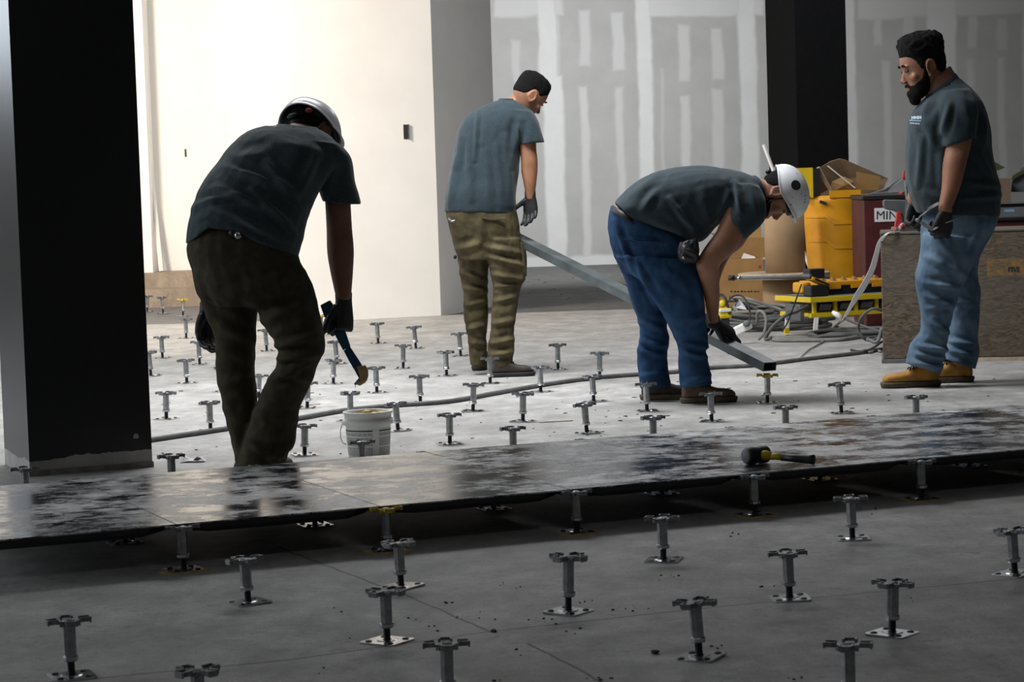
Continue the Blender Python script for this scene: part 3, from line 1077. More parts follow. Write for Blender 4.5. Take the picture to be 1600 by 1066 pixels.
def hand_parts(wr, d, n, side, s=1.0, curl=(.5, .7, .5), spread=.06, thumb=(.5, .2), palm_len=.095, curls=None):
    """gloved hand: wr wrist, d towards knuckles, n out of the back of the hand, side +1/-1 picks the thumb side"""
    d = np.array(d, float); d /= np.linalg.norm(d)
    n = np.array(n, float); n = n - d * (n @ d); n /= np.linalg.norm(n)
    t = np.cross(d, n) * side                     # towards the thumb
    wr = np.array(wr, float)
    out = []
    # palm
    R = []
    for (q, hw, ht) in ((-.03, .031, .026), (0, .031, .024), (.03, .038, .020), (.065, .043, .018), (.095, .042, .015), (.104, .036, .010)):
        a = np.arange(20) * 2 * math.pi / 20
        c = wr + d * q * s * palm_len / .095
        R.append(c + s * (np.outer(np.sign(np.cos(a)) * np.abs(np.cos(a)) ** .8 * hw, t) + np.outer(np.sin(a) * ht, n)))
    out.append(MB().rings(np.array(R)))
    L = [(.046, .029, .023), (.050, .033, .024), (.046, .031, .023), (.037, .023, .020)]
    for k in range(4):
        off = (.030 - .0205 * k)
        p = wr + d * (.088 - (.004 if k in (0, 2) else .010 if k == 3 else 0)) * s + t * off * s
        dirv = d + t * (1.5 - k) * spread; dirv /= np.linalg.norm(dirv)
        nn = n.copy()
        cu = curls[k] if curls else curl
        pts = [p - dirv * .02 * s, p]
        for j in range(3):
            a = cu[j]
            dirv, nn = dirv * math.cos(a) - nn * math.sin(a), nn * math.cos(a) + dirv * math.sin(a)
            pts.append(pts[-1] + dirv * L[k][j] * s * .5)
            pts.append(pts[-1] + dirv * L[k][j] * s * .5)
        r0 = (.0108, .0112, .0106, .0092)[k] * s
        rr = [r0, r0, r0, r0 * .98, r0 * .93, r0 * .93, r0 * .85, r0 * .72]
        out.append(MB().tube(pts, rr, 10))
        out.append(MB().ellipsoid(pts[-1], (r0 * .75,) * 3, nu=8, nv=6))
    # thumb leaves the side of the palm near its base
    p = wr + d * .022 * s + t * .026 * s - n * .006 * s
    dv = d * math.cos(thumb[0] + .4) + t * math.sin(thumb[0] + .4) - n * .25
    dv /= np.linalg.norm(dv)
    pts = [p, p + dv * .042 * s]
    dv2 = dv * math.cos(thumb[1]) + (d * .8 - n * .6 - t * .3) * math.sin(thumb[1]); dv2 /= np.linalg.norm(dv2)
    pts += [pts[-1] + dv2 * .033 * s]
    dv3 = dv2 * math.cos(thumb[1]) + (d * .5 - n * .6 - t * .5) * math.sin(thumb[1]); dv3 /= np.linalg.norm(dv3)
    pts += [pts[-1] + dv3 * .027 * s]
    out.append(MB().tube(pts, [.0165 * s, .0135 * s, .0115 * s, .009 * s], 10))
    out.append(MB().ellipsoid(pts[-1], (.0088 * s,) * 3, nu=8, nv=6))
    return out


def boot(heel, direction, parent, up_mat, sole_mat, s=1.0, shaft=.17, lace=True):
    """boot with its heel at a ground point, pointing along direction"""
    dx = np.array([direction[0], direction[1], 0.0]); dx /= np.linalg.norm(dx)
    dy = np.array([-dx[1], dx[0], 0]); H = np.array(heel, float); H[2] = 0

    def w(p): return H + s * (p[0] * dx + p[1] * dy + p[2] * np.array([0, 0, 1.0]))
    a = np.arange(20) * 2 * math.pi / 20
    ca = np.sign(np.cos(a)) * np.abs(np.cos(a)) ** .8; sa = np.sign(np.sin(a)) * np.abs(np.sin(a)) ** .8
    R = []
    for (x, zb, zt, hw) in ((-.002, .03, .075, .018), (.012, .022, .10, .034), (.05, .022, .118, .040), (.10, .022, .112, .042), (.15, .022, .092, .046), (.19, .022, .078, .051), (.235, .022, .074, .050), (.27, .024, .066, .040), (.288, .028, .050, .022)):
        R.append([w((x, hw * c, (zb + zt) / 2 + (zt - zb) / 2 * q)) for c, q in zip(ca, sa)])
    up = [MB().rings(np.array(R))]
    R = []
    for (z, x0, x1, hw) in ((.05, .0, .11, .036), (.09, .002, .118, .040), (.13, .004, .112, .043), (shaft, .0, .112, .046)):
        R.append([w(((x0 + x1) / 2 + (x1 - x0) / 2 * c, hw * q, z)) for c, q in zip(ca, sa)])
    up.append(MB().rings(np.array(R)))
    me = fuse(up, .0045, 4)
    bo = part('boot', me, up_mat, parent)
    R = []
    for (z, gx, gw) in ((0, -.003, -.004), (.008, 0, 0), (.022, .004, .003), (.030, .002, .001)):
        ring = []
        for (x, hw) in ((-.010, 0), (-.006, .020), (.012, .036), (.06, .040), (.11, .040), (.16, .047), (.20, .053), (.24, .052), (.275, .040), (.293, .020), (.297, 0)):
            ring.append((x + (gx if x > .1 else -gx), hw + gw * (hw > 0)))
        full = ring + [(x, -h) for x, h in ring[-2:0:-1]]
        R.append([w((x, h, z)) for x, h in full])
    part('sole', MB().rings(np.array(R)), sole_mat, bo, True)
    if lace:
        mb = MB()
        for i in range(4):
            x = .150 - .018 * i; z = .098 + .010 * i
            mb.tube([w((x + .004, -.028, z - .012)), w((x, -.012, z + .002)), w((x - .002, .012, z + .002)), w((x + .004, .028, z - .012))], .0035 * s, 6)
        part('laces', mb, MAT['lace'], bo, True)
    return bo


def helmet(C, B, s, parent, marks=0):
    def w(p): return np.array(C) + s * (np.array(p, float) @ B.T)
    hm = None
    # shell: dome with a rim that dips at the nape and a short peak
    a_, b_, c_ = .140, .114, .118
    z0 = .030
    m, nv = 56, 16
    G = []
    for i in range(nv + 1):
        t = i / nv
        row = []
        for k in range(m):
            a = 2 * math.pi * k / m
            rim = -.012 + .030 * max(0, math.cos(a)) + .018 * max(0, -math.cos(a)) ** 2 - .012 * (abs(math.sin(a)) ** 6)
            ph0 = math.asin(max(-.9, min(.9, rim / c_)))
            ph = ph0 + (math.pi / 2 - ph0) * t
            rr = math.cos(ph) ** .86 if t < 1 else 0
            ridge = 1 + .018 * math.cos(4 * a) * math.sin(2 * ph)
            row.append((a_ * rr * math.cos(a) * ridge + .004, b_ * rr * math.sin(a) * ridge, z0 + c_ * math.sin(ph)))
        G.append(row)
    # peak: extra rows outward from the rim
    base = G[0]
    lip = []
    for k in range(m):
        a = 2 * math.pi * k / m
        x, y, z = base[k]
        q_ = min(1, max(0, (math.cos(a) - .15) / .6)); q_ = q_ * q_ * (3 - 2 * q_)
        o = .015 * q_ + .004
        lip.append((x + o * math.cos(a), y + o * .7 * math.sin(a), z - .006 * q_ - .003))
    G = [lip] + G
    G = np.array(G)
    mb = MB()
    nn = len(G)
    f = [(i * m + k, i * m + (k + 1) % m, (i + 1) * m + (k + 1) % m, (i + 1) * m + k) for i in range(nn - 2) for k in range(m)]
    v = list(w(G[:-1].reshape(-1, 3))); v.append(w(G[-1][0]))
    f += [((nn - 2) * m + k, (nn - 2) * m + (k + 1) % m, len(v) - 1) for k in range(m)]
    mb.add(v, f)
    hm = part('helmet', mesh_of(mb, 'helmet', True), MAT['helmet'], parent)
    so = hm.modifiers.new('thickness', 'SOLIDIFY'); so.thickness = .004 * s; so.offset = -1
    # black liner with a cradle that hangs lower at the nape
    G2 = []
    for (zz, kx) in ((-.034, .84), (-.014, .88), (.01, .90), (.05, .93), (.09, .86), (.125, .62), (.138, .3)):
        row = []
        for k in range(m):
            a = 2 * math.pi * k / m
            z = zz + ((.040 * max(0, math.cos(a)) + .038 * abs(math.sin(a)) ** 2) if zz < .0 else 0)
            row.append((.003 + a_ * .9 * kx * math.cos(a), b_ * .93 * kx * math.sin(a), z))
        G2.append(row)
    ln = part('liner', mesh_of(MB().rings(w(np.array(G2))), 'liner', True), MAT['liner'], hm)
    for sy in (-1, 1):
        part('chin_strap', MB().tube([w((.03, sy * .086, .01)), w((.02, sy * .082, -.05)), w((.045, sy * .055, -.105)), w((.06, sy * .0, -.126))], .0030 * s, 6), MAT['liner'], hm, True)
    part('knob', MB().ellipsoid(w((-.118, 0, -.016)), (.010 * s, .024 * s, .012 * s), B), MAT['liner'], hm, True)
    return hm, w


def lift(me, Y0, prof, yhem, reach):
    """raise a shirt hem along its back: prof gives lift in px against picture x"""
    n = len(me.vertices)
    co = np.empty(n * 3); me.vertices.foreach_get('co', co); co = co.reshape(-1, 3)
    d = co - CAM
    px = 800 + F_PX * (d @ _rt) / (d @ _fw); py = 533 - F_PX * (d @ _up) / (d @ _fw)
    k = Y0 / F_PX
    up = np.interp(px, [p[0] for p in prof], [p[1] for p in prof], left=0, right=0)
    w = np.clip(1 - (yhem - py) / reach, 0, 1) ** 1.5
    co[:, 2] += up * w * k
    me.vertices.foreach_set('co', co.ravel()); me.update()


def person(name, base, label):
    return empty('person', base, label, 'person')


# ------------------------------------------------------------------ man in brown trousers, bending away (near)
Y1 = 8.6
pm1 = person('m1', gnd(405, 757), 'man in white helmet and brown trousers bending over with a blue spatula')
torso = [(291, 383, 466, 403, -.02, .150), (295, 348, 474, 374, -.01, .165), (304, 316, 482, 341, .02, .168), (318, 287, 495, 309, .05, .165), (338, 257, 512, 276, .09, .160),
         (356, 231, 528, 248, .13, .150), (384, 207, 522, 219, .17, .125), (420, 195, 496, 200, .20, .075)]
slv = [(470, 215, 530, 225, .15, .10), (488, 232, 548, 246, .17, .095), (490, 265, 554, 280, .18, .085), (496, 295, 560, 302, .18, .08), (504, 316, 565, 321, .18, .078)]
lslv = [(372, 220, 410, 215, .22, .10), (350, 245, 400, 250, .28, .09), (340, 275, 392, 285, .34, .08)]
sh = fuse([sil(Y1, torso, hollow=(3, .94)), sil(Y1, slv, hollow=(4, .86)), sil(Y1, lslv)], .0065, 7)
folds(sh, Y1, [(345, 300, 460, 350, .011, 7), (330, 335, 455, 385, .009, 6), (352, 262, 470, 300, .010, 7), (400, 300, 468, 372, .010, 6), (318, 352, 420, 372, .007, 6), (420, 255, 475, 330, .009, 7),
               (300, 330, 380, 318, .008, 6), (495, 240, 470, 300, .010, 7), (520, 250, 510, 300, .008, 7), (430, 225, 500, 235, .005, 9), (360, 250, 420, 240, .006, 9)], .0022, 8)
lift(sh, Y1, [(285, -2), (300, 10), (327, 34), (367, 34), (400, 20), (430, 12), (468, 0)], 395, 150)
part('shirt', sh, MAT['shirt'], pm1)
part('collar', sil(Y1, [(424, 200, 500, 206, .19, .082), (430, 196, 498, 202, .205, .078), (434, 193.5, 495, 199, .215, .073)], sub=3, hollow=(3, .93)), MAT['shirt'], pm1, True)
arm = [(505, 270, 545, 275, .18, .055), (508, 318, 548, 320, .18, .053), (510, 355, 550, 355, .18, .050), (511, 392, 553, 390, .18, .050), (515, 419, 552, 419, .175, .046), (521, 448, 550, 448, .17, .038), (526, 470, 548, 468, .165, .032)]
larm = [(352, 270, 385, 275, .34, .05), (335, 330, 372, 335, .38, .05), (325, 400, 352, 405, .34, .045), (320, 470, 338, 470, .22, .035), (316, 486, 333, 486, .18, .03)]
core = [tuple(q) for q in torso]
HC1 = at(482, 212, Y1 + .36)
B1 = basis((.42, .55, -.72), (.16, .80, .58))
hp1, hw1 = head_parts(HC1, B1, 1.02)
neck = [(446, 214, 492, 216, .17, .06), (450, 200, 492, 206, .24, .058), (456, 190, 496, 200, .30, .056)]
legcore = [(312, 440, 480, 440, 0, .10), (335, 490, 392, 490, .03, .06), (350, 580, 388, 580, .05, .045), (366, 690, 390, 692, .07, .035), (374, 745, 394, 745, .07, .035)]
legcore2 = [(400, 470, 480, 470, -.03, .07), (445, 540, 495, 540, -.08, .05), (428, 600, 472, 600, -.04, .045), (392, 700, 438, 700, .01, .04), (388, 745, 425, 745, .01, .035)]
body1 = fuse([sil(Y1, core, shrink=.78), sil(Y1, arm), sil(Y1, larm), sil(Y1, neck), sil(Y1, legcore, shrink=.8), sil(Y1, legcore2, shrink=.8)] + hp1, .005, 4)
part('body', body1, MAT['skin_dark'], pm1)
shell(HC1, B1, 1.02, hairline([-.1, -.05, -.03, .0, .03, .06, .1], [-.055, -.05, .0, .02, .03, .05, .06]), .006, MAT['hair'], 'hair', pm1)
eyes(hw1, 1.02, pm1, B1)
h1, hw_ = helmet(HC1, B1, .97, pm1)
part('badge', MB().ellipsoid(at(482.5, 172.5, Y1 + .235), (.012, .004, .0085)), MAT['red'], h1, True, label='red badge on the black cradle')
pel = [(305, 335, 468, 362, .0, .13), (298, 362, 465, 384, -.005, .150), (293, 392, 468, 405, -.01, .155), (303, 430, 481, 430, -.02, .165), (313, 460, 493, 458, -.02, .160), (330, 478, 490, 476, -.02, .13)]
lleg = [(312, 450, 410, 462, .02, .115), (322, 495, 401, 494, .03, .105), (337, 534, 400, 532, .03, .09), (338, 578, 397, 575, .05, .085), (345, 617, 402, 620, .06, .08), (353, 655, 402, 660, .07, .075), (362, 688, 398, 692, .07, .07), (364, 694, 399, 699, .07, .085), (369, 718, 400, 722, .07, .075), (369, 746, 402, 748, .07, .075)]
rleg = [(388, 448, 491, 452, -.03, .115), (408, 502, 501, 500, -.06, .11), (431, 538, 508, 536, -.08, .10), (431, 568, 501, 562, -.07, .095), (415, 600, 486, 598, -.04, .09), (400, 632, 468, 636, -.01, .085), (386, 670, 464, 666, .01, .085), (379, 694, 462, 685, .01, .095), (375, 712, 453, 706, .01, .085), (373, 730, 446, 728, .01, .08), (374, 748, 440, 748, .01, .08)]
tr = fuse([sil(Y1, pel), sil(Y1, lleg, hollow=(3, .85)), sil(Y1, rleg, hollow=(3, .85))], .0065, 2)
folds(tr, Y1, [(430, 540, 500, 520, .012, 6), (436, 556, 505, 548, .012, 6), (425, 590, 495, 560, .010, 6), (445, 575, 490, 590, .009, 6), (395, 470, 480, 490, .009, 7), (410, 500, 490, 470, .009, 7), (390, 690, 440, 712, .012, 6), (430, 715, 462, 690, .012, 6), (380, 640, 460, 655, .008, 7),
               (335, 500, 395, 530, .010, 7), (340, 545, 395, 560, .010, 7), (345, 600, 395, 590, .008, 7), (350, 640, 395, 655, .008, 7), (310, 430, 330, 500, .008, 7), (400, 445, 470, 430, .006, 8)], .003, 9)
part('trousers', tr, MAT['trousers'], pm1)
part('belt_clip', MB().ellipsoid(at(372, 368, Y1 - .172), (.012, .006, .014)), MAT['steel_bright'], pm1, True, label='grey clip at the back of the waistband')
part('belt_pouch', MB().ellipsoid(at(366, 364, Y1 - .160), (.020, .010, .016)), MAT['black'], pm1, True)
# gripping right hand
dh = at(538, 520, Y1 + .14) - at(537, 468, Y1 + .165)
gl1 = hand_parts(at(537, 470, Y1 + .165), dh, (.78, -.62, .1), 1, 1.08, curls=[(1.1, 1.35, .9), (1.15, 1.35, .9), (1.15, 1.3, .9), (1.2, 1.3, .8)], thumb=(.15, .5))
part('glove', fuse(gl1, .0035, 2), MAT['glove'], pm1)
dl = at(322, 520, Y1 + .16) - at(324, 484, Y1 + .18)
gl1b = hand_parts(at(325, 486, Y1 + .18), dl, (-.6, .7, 0), -1, 1.05, curl=(.5, .6, .4), thumb=(.1, .3))
part('glove', fuse(gl1b, .004, 2), MAT['glove'], pm1)
hb = gnd(398, 757)
boot(gnd(402, 760) + np.array([0, .05, 0]), (.25, 1.0), pm1, MAT['leather_dark'], MAT['sole_dark'], 1.0)
boot(gnd(378, 752) + np.array([0.015, 0.08, 0]), (-.1, 1.0), pm1, MAT['leather_dark'], MAT['sole_dark'], 1.0)

# the spatula he holds
sp_ = empty('spatula', at(560, 598, Y1 + .12), 'blue glue spatula in the bent man\'s black glove', 'spatula')


def ribbon(pts, hw, th, Y, nrm=(0, 1, 0)):
    """flat bar following picture points, hw half widths in metres, th thickness in depth"""
    P = np.array([at(x, y, Y + dy) for x, y, dy in pts])
    T = np.gradient(P, axis=0); T /= np.linalg.norm(T, axis=1)[:, None]
    R = []
    for i in range(len(P)):
        n = np.array(nrm, float)
        s = np.cross(T[i], n); s /= np.linalg.norm(s)
        n2 = np.cross(s, T[i])
        h = hw[i] if not np.isscalar(hw) else hw
        R.append([P[i] + s * h + n2 * th, P[i] + s * h - n2 * th, P[i] - s * h - n2 * th, P[i] - s * h + n2 * th])
    return MB().rings(np.array(R))


part('handle', ribbon([(508, 473, .15), (516, 488, .15), (528, 512, .145), (542, 545, .14)], [.020, .026, .022, .015], .008, Y1), MAT['blue'], sp_, bevel=.003)
part('blade', ribbon([(542, 545, .14), (552, 562, .135), (562, 578, .13), (567, 590, .13)], [.014, .016, .017, .014], .005, Y1), MAT['blue'], sp_, bevel=.002)
part('adhesive', fuse([sil(Y1, [(557, 573, 571, 570, .128, .008), (560, 582, 575, 578, .126, .010), (562, 590, 575.5, 588, .125, .011), (560, 596, 572, 597, .125, .010), (554, 600, 563, 603, .125, .006)])], .003, 2), MAT['glue_tan'], sp_)
part('tip', ribbon([(566, 590, .122), (560, 596, .12), (554, 601, .12)], [.008, .007, .004], .002, Y1), MAT['steel_bright'], sp_)
part('drip', MB().tube([at(555, 601, Y1 + .12), at(555.3, 606, Y1 + .12)], .0012, 5), MAT['glue_tan'], sp_)

# ------------------------------------------------------------------ man in khaki trousers seen from behind
Y2 = 13.0
pm2 = person('m2', gnd(770, 587), 'bareheaded man in stained khaki trousers holding the steel bar\'s far end')
torso = [(694, 331, 808, 334, 0, .13), (695, 304, 807, 305, .0, .13), (701, 275, 811, 275, .02, .128), (707, 240, 814, 240, .04, .128), (713, 207, 823, 206, .06, .125), (727, 182, 835, 181, .08, .118), (752, 166, 826, 165, .10, .095), (781, 155.5, 811, 155, .12, .06)]
slv = [(796, 170, 832, 174, .06, .09), (802, 186, 841, 190, .04, .085), (807, 205, 847, 208, .02, .078), (811, 227, 851, 222, .01, .075)]
lslv = [(735, 184, 765, 180, .10, .09), (718, 198, 750, 202, .14, .08), (711, 212, 740, 222, .2, .07)]
sh = fuse([sil(Y2, torso, hollow=(3, .94)), sil(Y2, slv, hollow=(4, .86)), sil(Y2, lslv)], .0065, 7)
folds(sh, Y2, [(746, 172, 742, 250, .008, 3), (731, 215, 736, 310, .008, 5), (712, 250, 703, 320, .007, 5), (790, 215, 800, 320, .009, 5), (775, 230, 790, 320, .007, 6), (760, 240, 765, 325, .006, 6), (812, 185, 805, 230, .009, 5), (722, 205, 714, 260, .008, 5), (808, 200, 800, 260, .008, 4)], .0022, 8)
part('shirt', sh, MAT['shirt2'], pm2)
part('collar', sil(Y2, [(776, 160, 816, 161, .115, .068), (778, 156.5, 814, 157.5, .12, .066), (780, 154, 812, 155, .12, .062)], sub=3, hollow=(3, .93)), MAT['shirt2'], pm2, True)
arm = [(808, 205, 838, 205, .02, .05), (812, 231, 838, 231, .01, .048), (814, 252, 840, 250, .0, .045), (814.5, 268, 840, 266, .0, .044), (818, 287, 838, 287, -.01, .037), (821, 304, 835.5, 305, -.01, .029), (822, 312, 835, 312, -.01, .027)]
larm = [(716, 205, 742, 210, .2, .05), (722, 240, 745, 245, .26, .045), (738, 285, 760, 285, .32, .042), (752, 320, 768, 322, .36, .034), (756, 333, 770, 335, .37, .03)]
HC2 = at(827, 149, Y2 + .10)
B2 = basis((.74, .36, -.62), (.56, .16, .80))
hp2, hw2 = head_parts(HC2, B2, .96)
neck = [(780, 165, 818, 170, .11, .06), (792, 155, 826, 163, .11, .056), (803, 147, 838, 158, .11, .054)]
lc = [(700, 345, 806, 345, 0, .10), (722, 440, 758, 440, .05, .06), (735, 520, 757, 520, .06, .045), (740, 568, 757, 568, .07, .04)]
lc2 = [(750, 380, 806, 380, 0, .07), (772, 450, 812, 450, -.02, .06), (772, 520, 798, 520, -.06, .045), (774, 568, 796, 568, -.08, .04)]
body2 = fuse([sil(Y2, torso, shrink=.86), sil(Y2, arm), sil(Y2, larm), sil(Y2, neck), sil(Y2, lc, shrink=.8), sil(Y2, lc2, shrink=.8)] + hp2, .005, 4)
part('body', body2, MAT['skin_light'], pm2)


shell(HC2, B2, .96, hairline([-.105, -.06, -.035, -.022, .005, .022, .036, .055, .075, .1], [-.040, -.030, -.005, .024, .026, .010, .016, .034, .050, .056]), lambda G: .0045 + .016 * np.clip((G[..., 2] - .03) / .06, 0, 1), MAT['hair'], 'hair', pm2, .006, rough=.003)
eyes(hw2, .96, pm2, B2)
pel = [(696, 325, 806, 328, 0, .12), (699, 343, 810, 345, 0, .13), (708, 378, 814, 378, .0, .125), (715, 405, 817, 405, 0, .11)]
lleg = [(706, 375, 775, 385, .04, .10), (714, 402, 764, 410, .05, .09), (718, 433, 762, 438, .05, .078), (724, 460, 762, 460, .06, .07), (725, 493, 763, 493, .07, .066), (731, 526, 760, 524, .08, .062), (733, 548, 761, 548, .09, .066), (736, 571, 759, 572, .09, .06)]
rleg = [(752, 372, 814, 372, -.03, .105), (762, 405, 818, 404, -.05, .095), (767, 434, 821, 432, -.06, .085), (770, 454, 814, 452, -.06, .075), (768, 484, 808, 482, -.07, .07), (766, 518, 803, 515, -.08, .066), (761, 546, 804, 540, -.09, .072), (765, 562, 802, 560, -.09, .07), (769, 573, 799, 573, -.09, .062)]
tr = fuse([sil(Y2, pel), sil(Y2, lleg, hollow=(3, .85)), sil(Y2, rleg, hollow=(3, .85))], .0065, 2)
folds(tr, Y2, [(760, 385, 812, 395, .010, 4), (765, 400, 818, 415, .010, 4), (772, 428, 818, 436, .012, 4), (775, 446, 812, 444, .010, 3), (772, 470, 806, 462, .009, 4), (770, 505, 802, 498, .008, 4), (766, 535, 802, 528, .011, 4), (770, 552, 800, 548, .010, 4), (720, 425, 758, 440, .012, 4), (725, 450, 760, 455, .011, 4), (728, 478, 760, 470, .010, 4), (732, 515, 758, 508, .010, 4), (735, 535, 758, 540, .010, 4), (712, 390, 752, 380, .008, 5), (750, 335, 752, 380, .006, 5)], .0035, 10)
part('trousers', tr, MAT['khaki'], pm2)
part('back_pocket', ribbon([(750, 340, -.128), (768, 343, -.130), (790, 342, -.128)], .007, .006, Y2), MAT['khaki'], pm2, bevel=.003)
part('cargo_pocket', sil(Y2, [(808, 378, 818, 378, -.03, .05), (811, 400, 823, 400, -.04, .06), (812, 430, 823, 432, -.05, .055)]), MAT['khaki'], pm2, True)
part('pocket_clip', MB().tube([at(701, 341, Y2 - .08), at(706, 346, Y2 - .10), at(711, 345, Y2 - .11)], .006, 6), MAT['steel'], pm2, True, label='steel clip on the left trouser pocket')
part('strap_end', MB().ellipsoid(at(711, 401.5, Y2 - .05), (.010, .008, .012)), MAT['black'], pm2, True)
dh = at(829, 330, Y2 - .02) - at(828.5, 308, Y2 - .01)
g2 = hand_parts(at(828.5, 307, Y2 - .01), dh, (.35, .93, 0), -1, .98, curls=[(.25, .5, .4), (.3, .55, .4), (.35, .6, .4), (.4, .65, .4)], thumb=(.55, .15))
part('glove', fuse(g2, .0035, 2), MAT['glove'], pm2)
g2b = hand_parts(at(763, 333, Y2 + .37), (.1, .25, -1), (-.7, -.6, 0), -1, .98, curl=(1.0, 1.2, .8), thumb=(.3, .4))
part('glove', fuse(g2b, .004, 2), MAT['glove'], pm2)
boot(gnd(768, 590), (1, .12), pm2, MAT['leather_dark'], MAT['sole_dark'], .80, .19)
boot(gnd(748, 579) + np.array([-.01, -.03, 0]), (.35, 1), pm2, MAT['leather_dark'], MAT['sole_dark'], .92, .15)

# ------------------------------------------------------------------ man in dark jeans bending to the bar
Y3 = 11.15
pm3 = person('m3', gnd(1065, 630), 'man in white helmet and blue jeans bending down to the steel bar')
torso = [(994, 352, 960, 316, 0, .165), (1030, 367, 984, 291, 0, .185), (1064, 377, 1014, 273, 0, .195), (1096, 378, 1054, 262, 0, .20), (1122, 352, 1093, 259, 0, .20), (1146, 338, 1128, 263, 0, .19), (1172, 330, 1158, 269, 0, .145), (1196, 318, 1182, 277, 0, .075)]
slv = [(1132, 284, 1186, 290, -.10, .08), (1134, 304, 1197, 316, -.135, .078), (1134, 322, 1194, 346, -.15, .074), (1136, 340, 1164, 374, -.155, .068)]
lslv = [(1145, 288, 1190, 292, .15, .08), (1148, 310, 1196, 322, .18, .08), (1146, 330, 1184, 350, .19, .072)]
sh = fuse([sil(Y3, torso, hollow=(2, .94)), sil(Y3, slv, hollow=(4, .84)), sil(Y3, lslv)], .0065, 9)
folds(sh, Y3, [(1042, 310, 1070, 350, .009, 4), (1060, 325, 1085, 365, .008, 5), (1020, 300, 1000, 330, .008, 5), (1143, 285, 1150, 330, .010, 4), (1135, 300, 1110, 345, .009, 5), (985, 305, 1030, 272, .006, 5), (1090, 300, 1105, 350, .006, 6), (1020, 345, 1060, 360, .006, 5), (1165, 290, 1175, 335, .007, 5)], .0024, 8)
part('shirt', sh, MAT['shirt2'], pm3)
part('collar', sil(Y3, [(1192, 322, 1177, 274, 0, .085), (1196, 321, 1182, 275, 0, .080), (1199, 318, 1186, 278, 0, .074)], sub=3, hollow=(3, .93)), MAT['shirt2'], pm3, True)
arm = [(1138, 318, 1172, 345, -.155, .052), (1120, 360, 1152, 386, -.165, .055), (1101, 387, 1134, 405, -.17, .052), (1088, 411, 1125, 415, -.165, .05), (1092, 432, 1124, 434, -.15, .046), (1100, 464, 1124.5, 464, -.11, .041), (1104, 488, 1123, 488, -.06, .034), (1107, 505, 1122, 504, -.03, .030)]
larm = [(1150, 330, 1180, 350, .19, .055), (1132, 365, 1160, 385, .2, .054), (1112, 395, 1140, 402, .2, .05), (1104, 440, 1124, 440, .18, .042), (1106, 480, 1122, 480, .13, .035), (1107, 497, 1121, 497, .10, .03)]
HC3 = at(1216, 303, Y3)
B3 = basis((.28, -.05, -.96), (.96, 0, .28))
hp3, hw3 = head_parts(HC3, B3, 1.02)
neck = [(1180, 322, 1172, 280, 0, .07), (1196, 318, 1188, 280, 0, .062), (1210, 316, 1202, 282, 0, .058)]
lc = [(955, 360, 1050, 385, 0, .12), (1000, 440, 1040, 440, .1, .07), (1003, 520, 1036, 520, .1, .05), (1005, 600, 1036, 600, .1, .04)]
lc2 = [(1000, 400, 1080, 410, -.05, .08), (1035, 475, 1090, 475, -.1, .065), (1062, 540, 1098, 540, -.1, .05), (1070, 600, 1103, 600, -.1, .042)]
body3 = fuse([sil(Y3, torso, shrink=.86), sil(Y3, arm), sil(Y3, larm), sil(Y3, neck), sil(Y3, lc, shrink=.8), sil(Y3, lc2, shrink=.8)] + hp3, .005, 4)
part('body', body3, MAT['skin'], pm3)
shell(HC3, B3, 1.02, hairline([-.105, -.06, -.035, -.022, .005, .022, .036, .055, .075, .1], [-.060, -.045, -.02, .022, .024, -.004, .016, .034, .050, .056]), .006, MAT['hair'], 'hair', pm3)
shell(HC3, B3, 1.02, lambda x, y, z: np.minimum(np.interp(x, [-.02, .01, .03, .06, .075, .09], [-.02, -.02, -.045, -.058, -.068, -.07]) - z, (x + .01) * .8), .0025, MAT['stubble'], 'beard', pm3, .003)
eyes(hw3, 1.02, pm3, B3)
h3, hw_ = helmet(HC3, B3, .95, pm3)
# dark round decal and scuffs on the side facing us
p0 = at(1243.5, 289.5, Y3)
q = hw_((.004, 0, .03))


def on_dome(px, py, r, nm, mt, sq=1.0):
    """small print pressed onto the helmet side that faces the camera"""
    dn = ray(px, py); dn /= np.linalg.norm(dn)
    o = (CAM - hw_((.004, 0, .030))) / .95
    ol = o @ B3; dl_ = dn @ B3
    A_ = np.array([1 / .140, 1 / .114, 1 / .118])
    oo = ol * A_; dd = dl_ * A_ / 1.0
    aa = dd @ dd; bb = 2 * oo @ dd; cc = oo @ oo - 1.02
    disc = bb * bb - 4 * aa * cc
    if disc < 0: return
    tt = (-bb - math.sqrt(disc)) / (2 * aa)
    hit = CAM + dn * tt * .95
    nl = ((ol + dl_ * tt) * A_ * A_); nw = B3 @ (nl / np.linalg.norm(nl))
    Rr = Vector(nw).to_track_quat('Z', 'Y').to_matrix()
    mb = MB()
    pts = [(r * math.cos(k * .3927), r * sq * math.sin(k * .3927)) for k in range(16)]
    m4 = Rr.to_4x4(); m4.translation = Vector(hit + nw * .001)
    mb.prism(pts, -.004, .0012, m4)
    part(nm, mb, mt, h3)


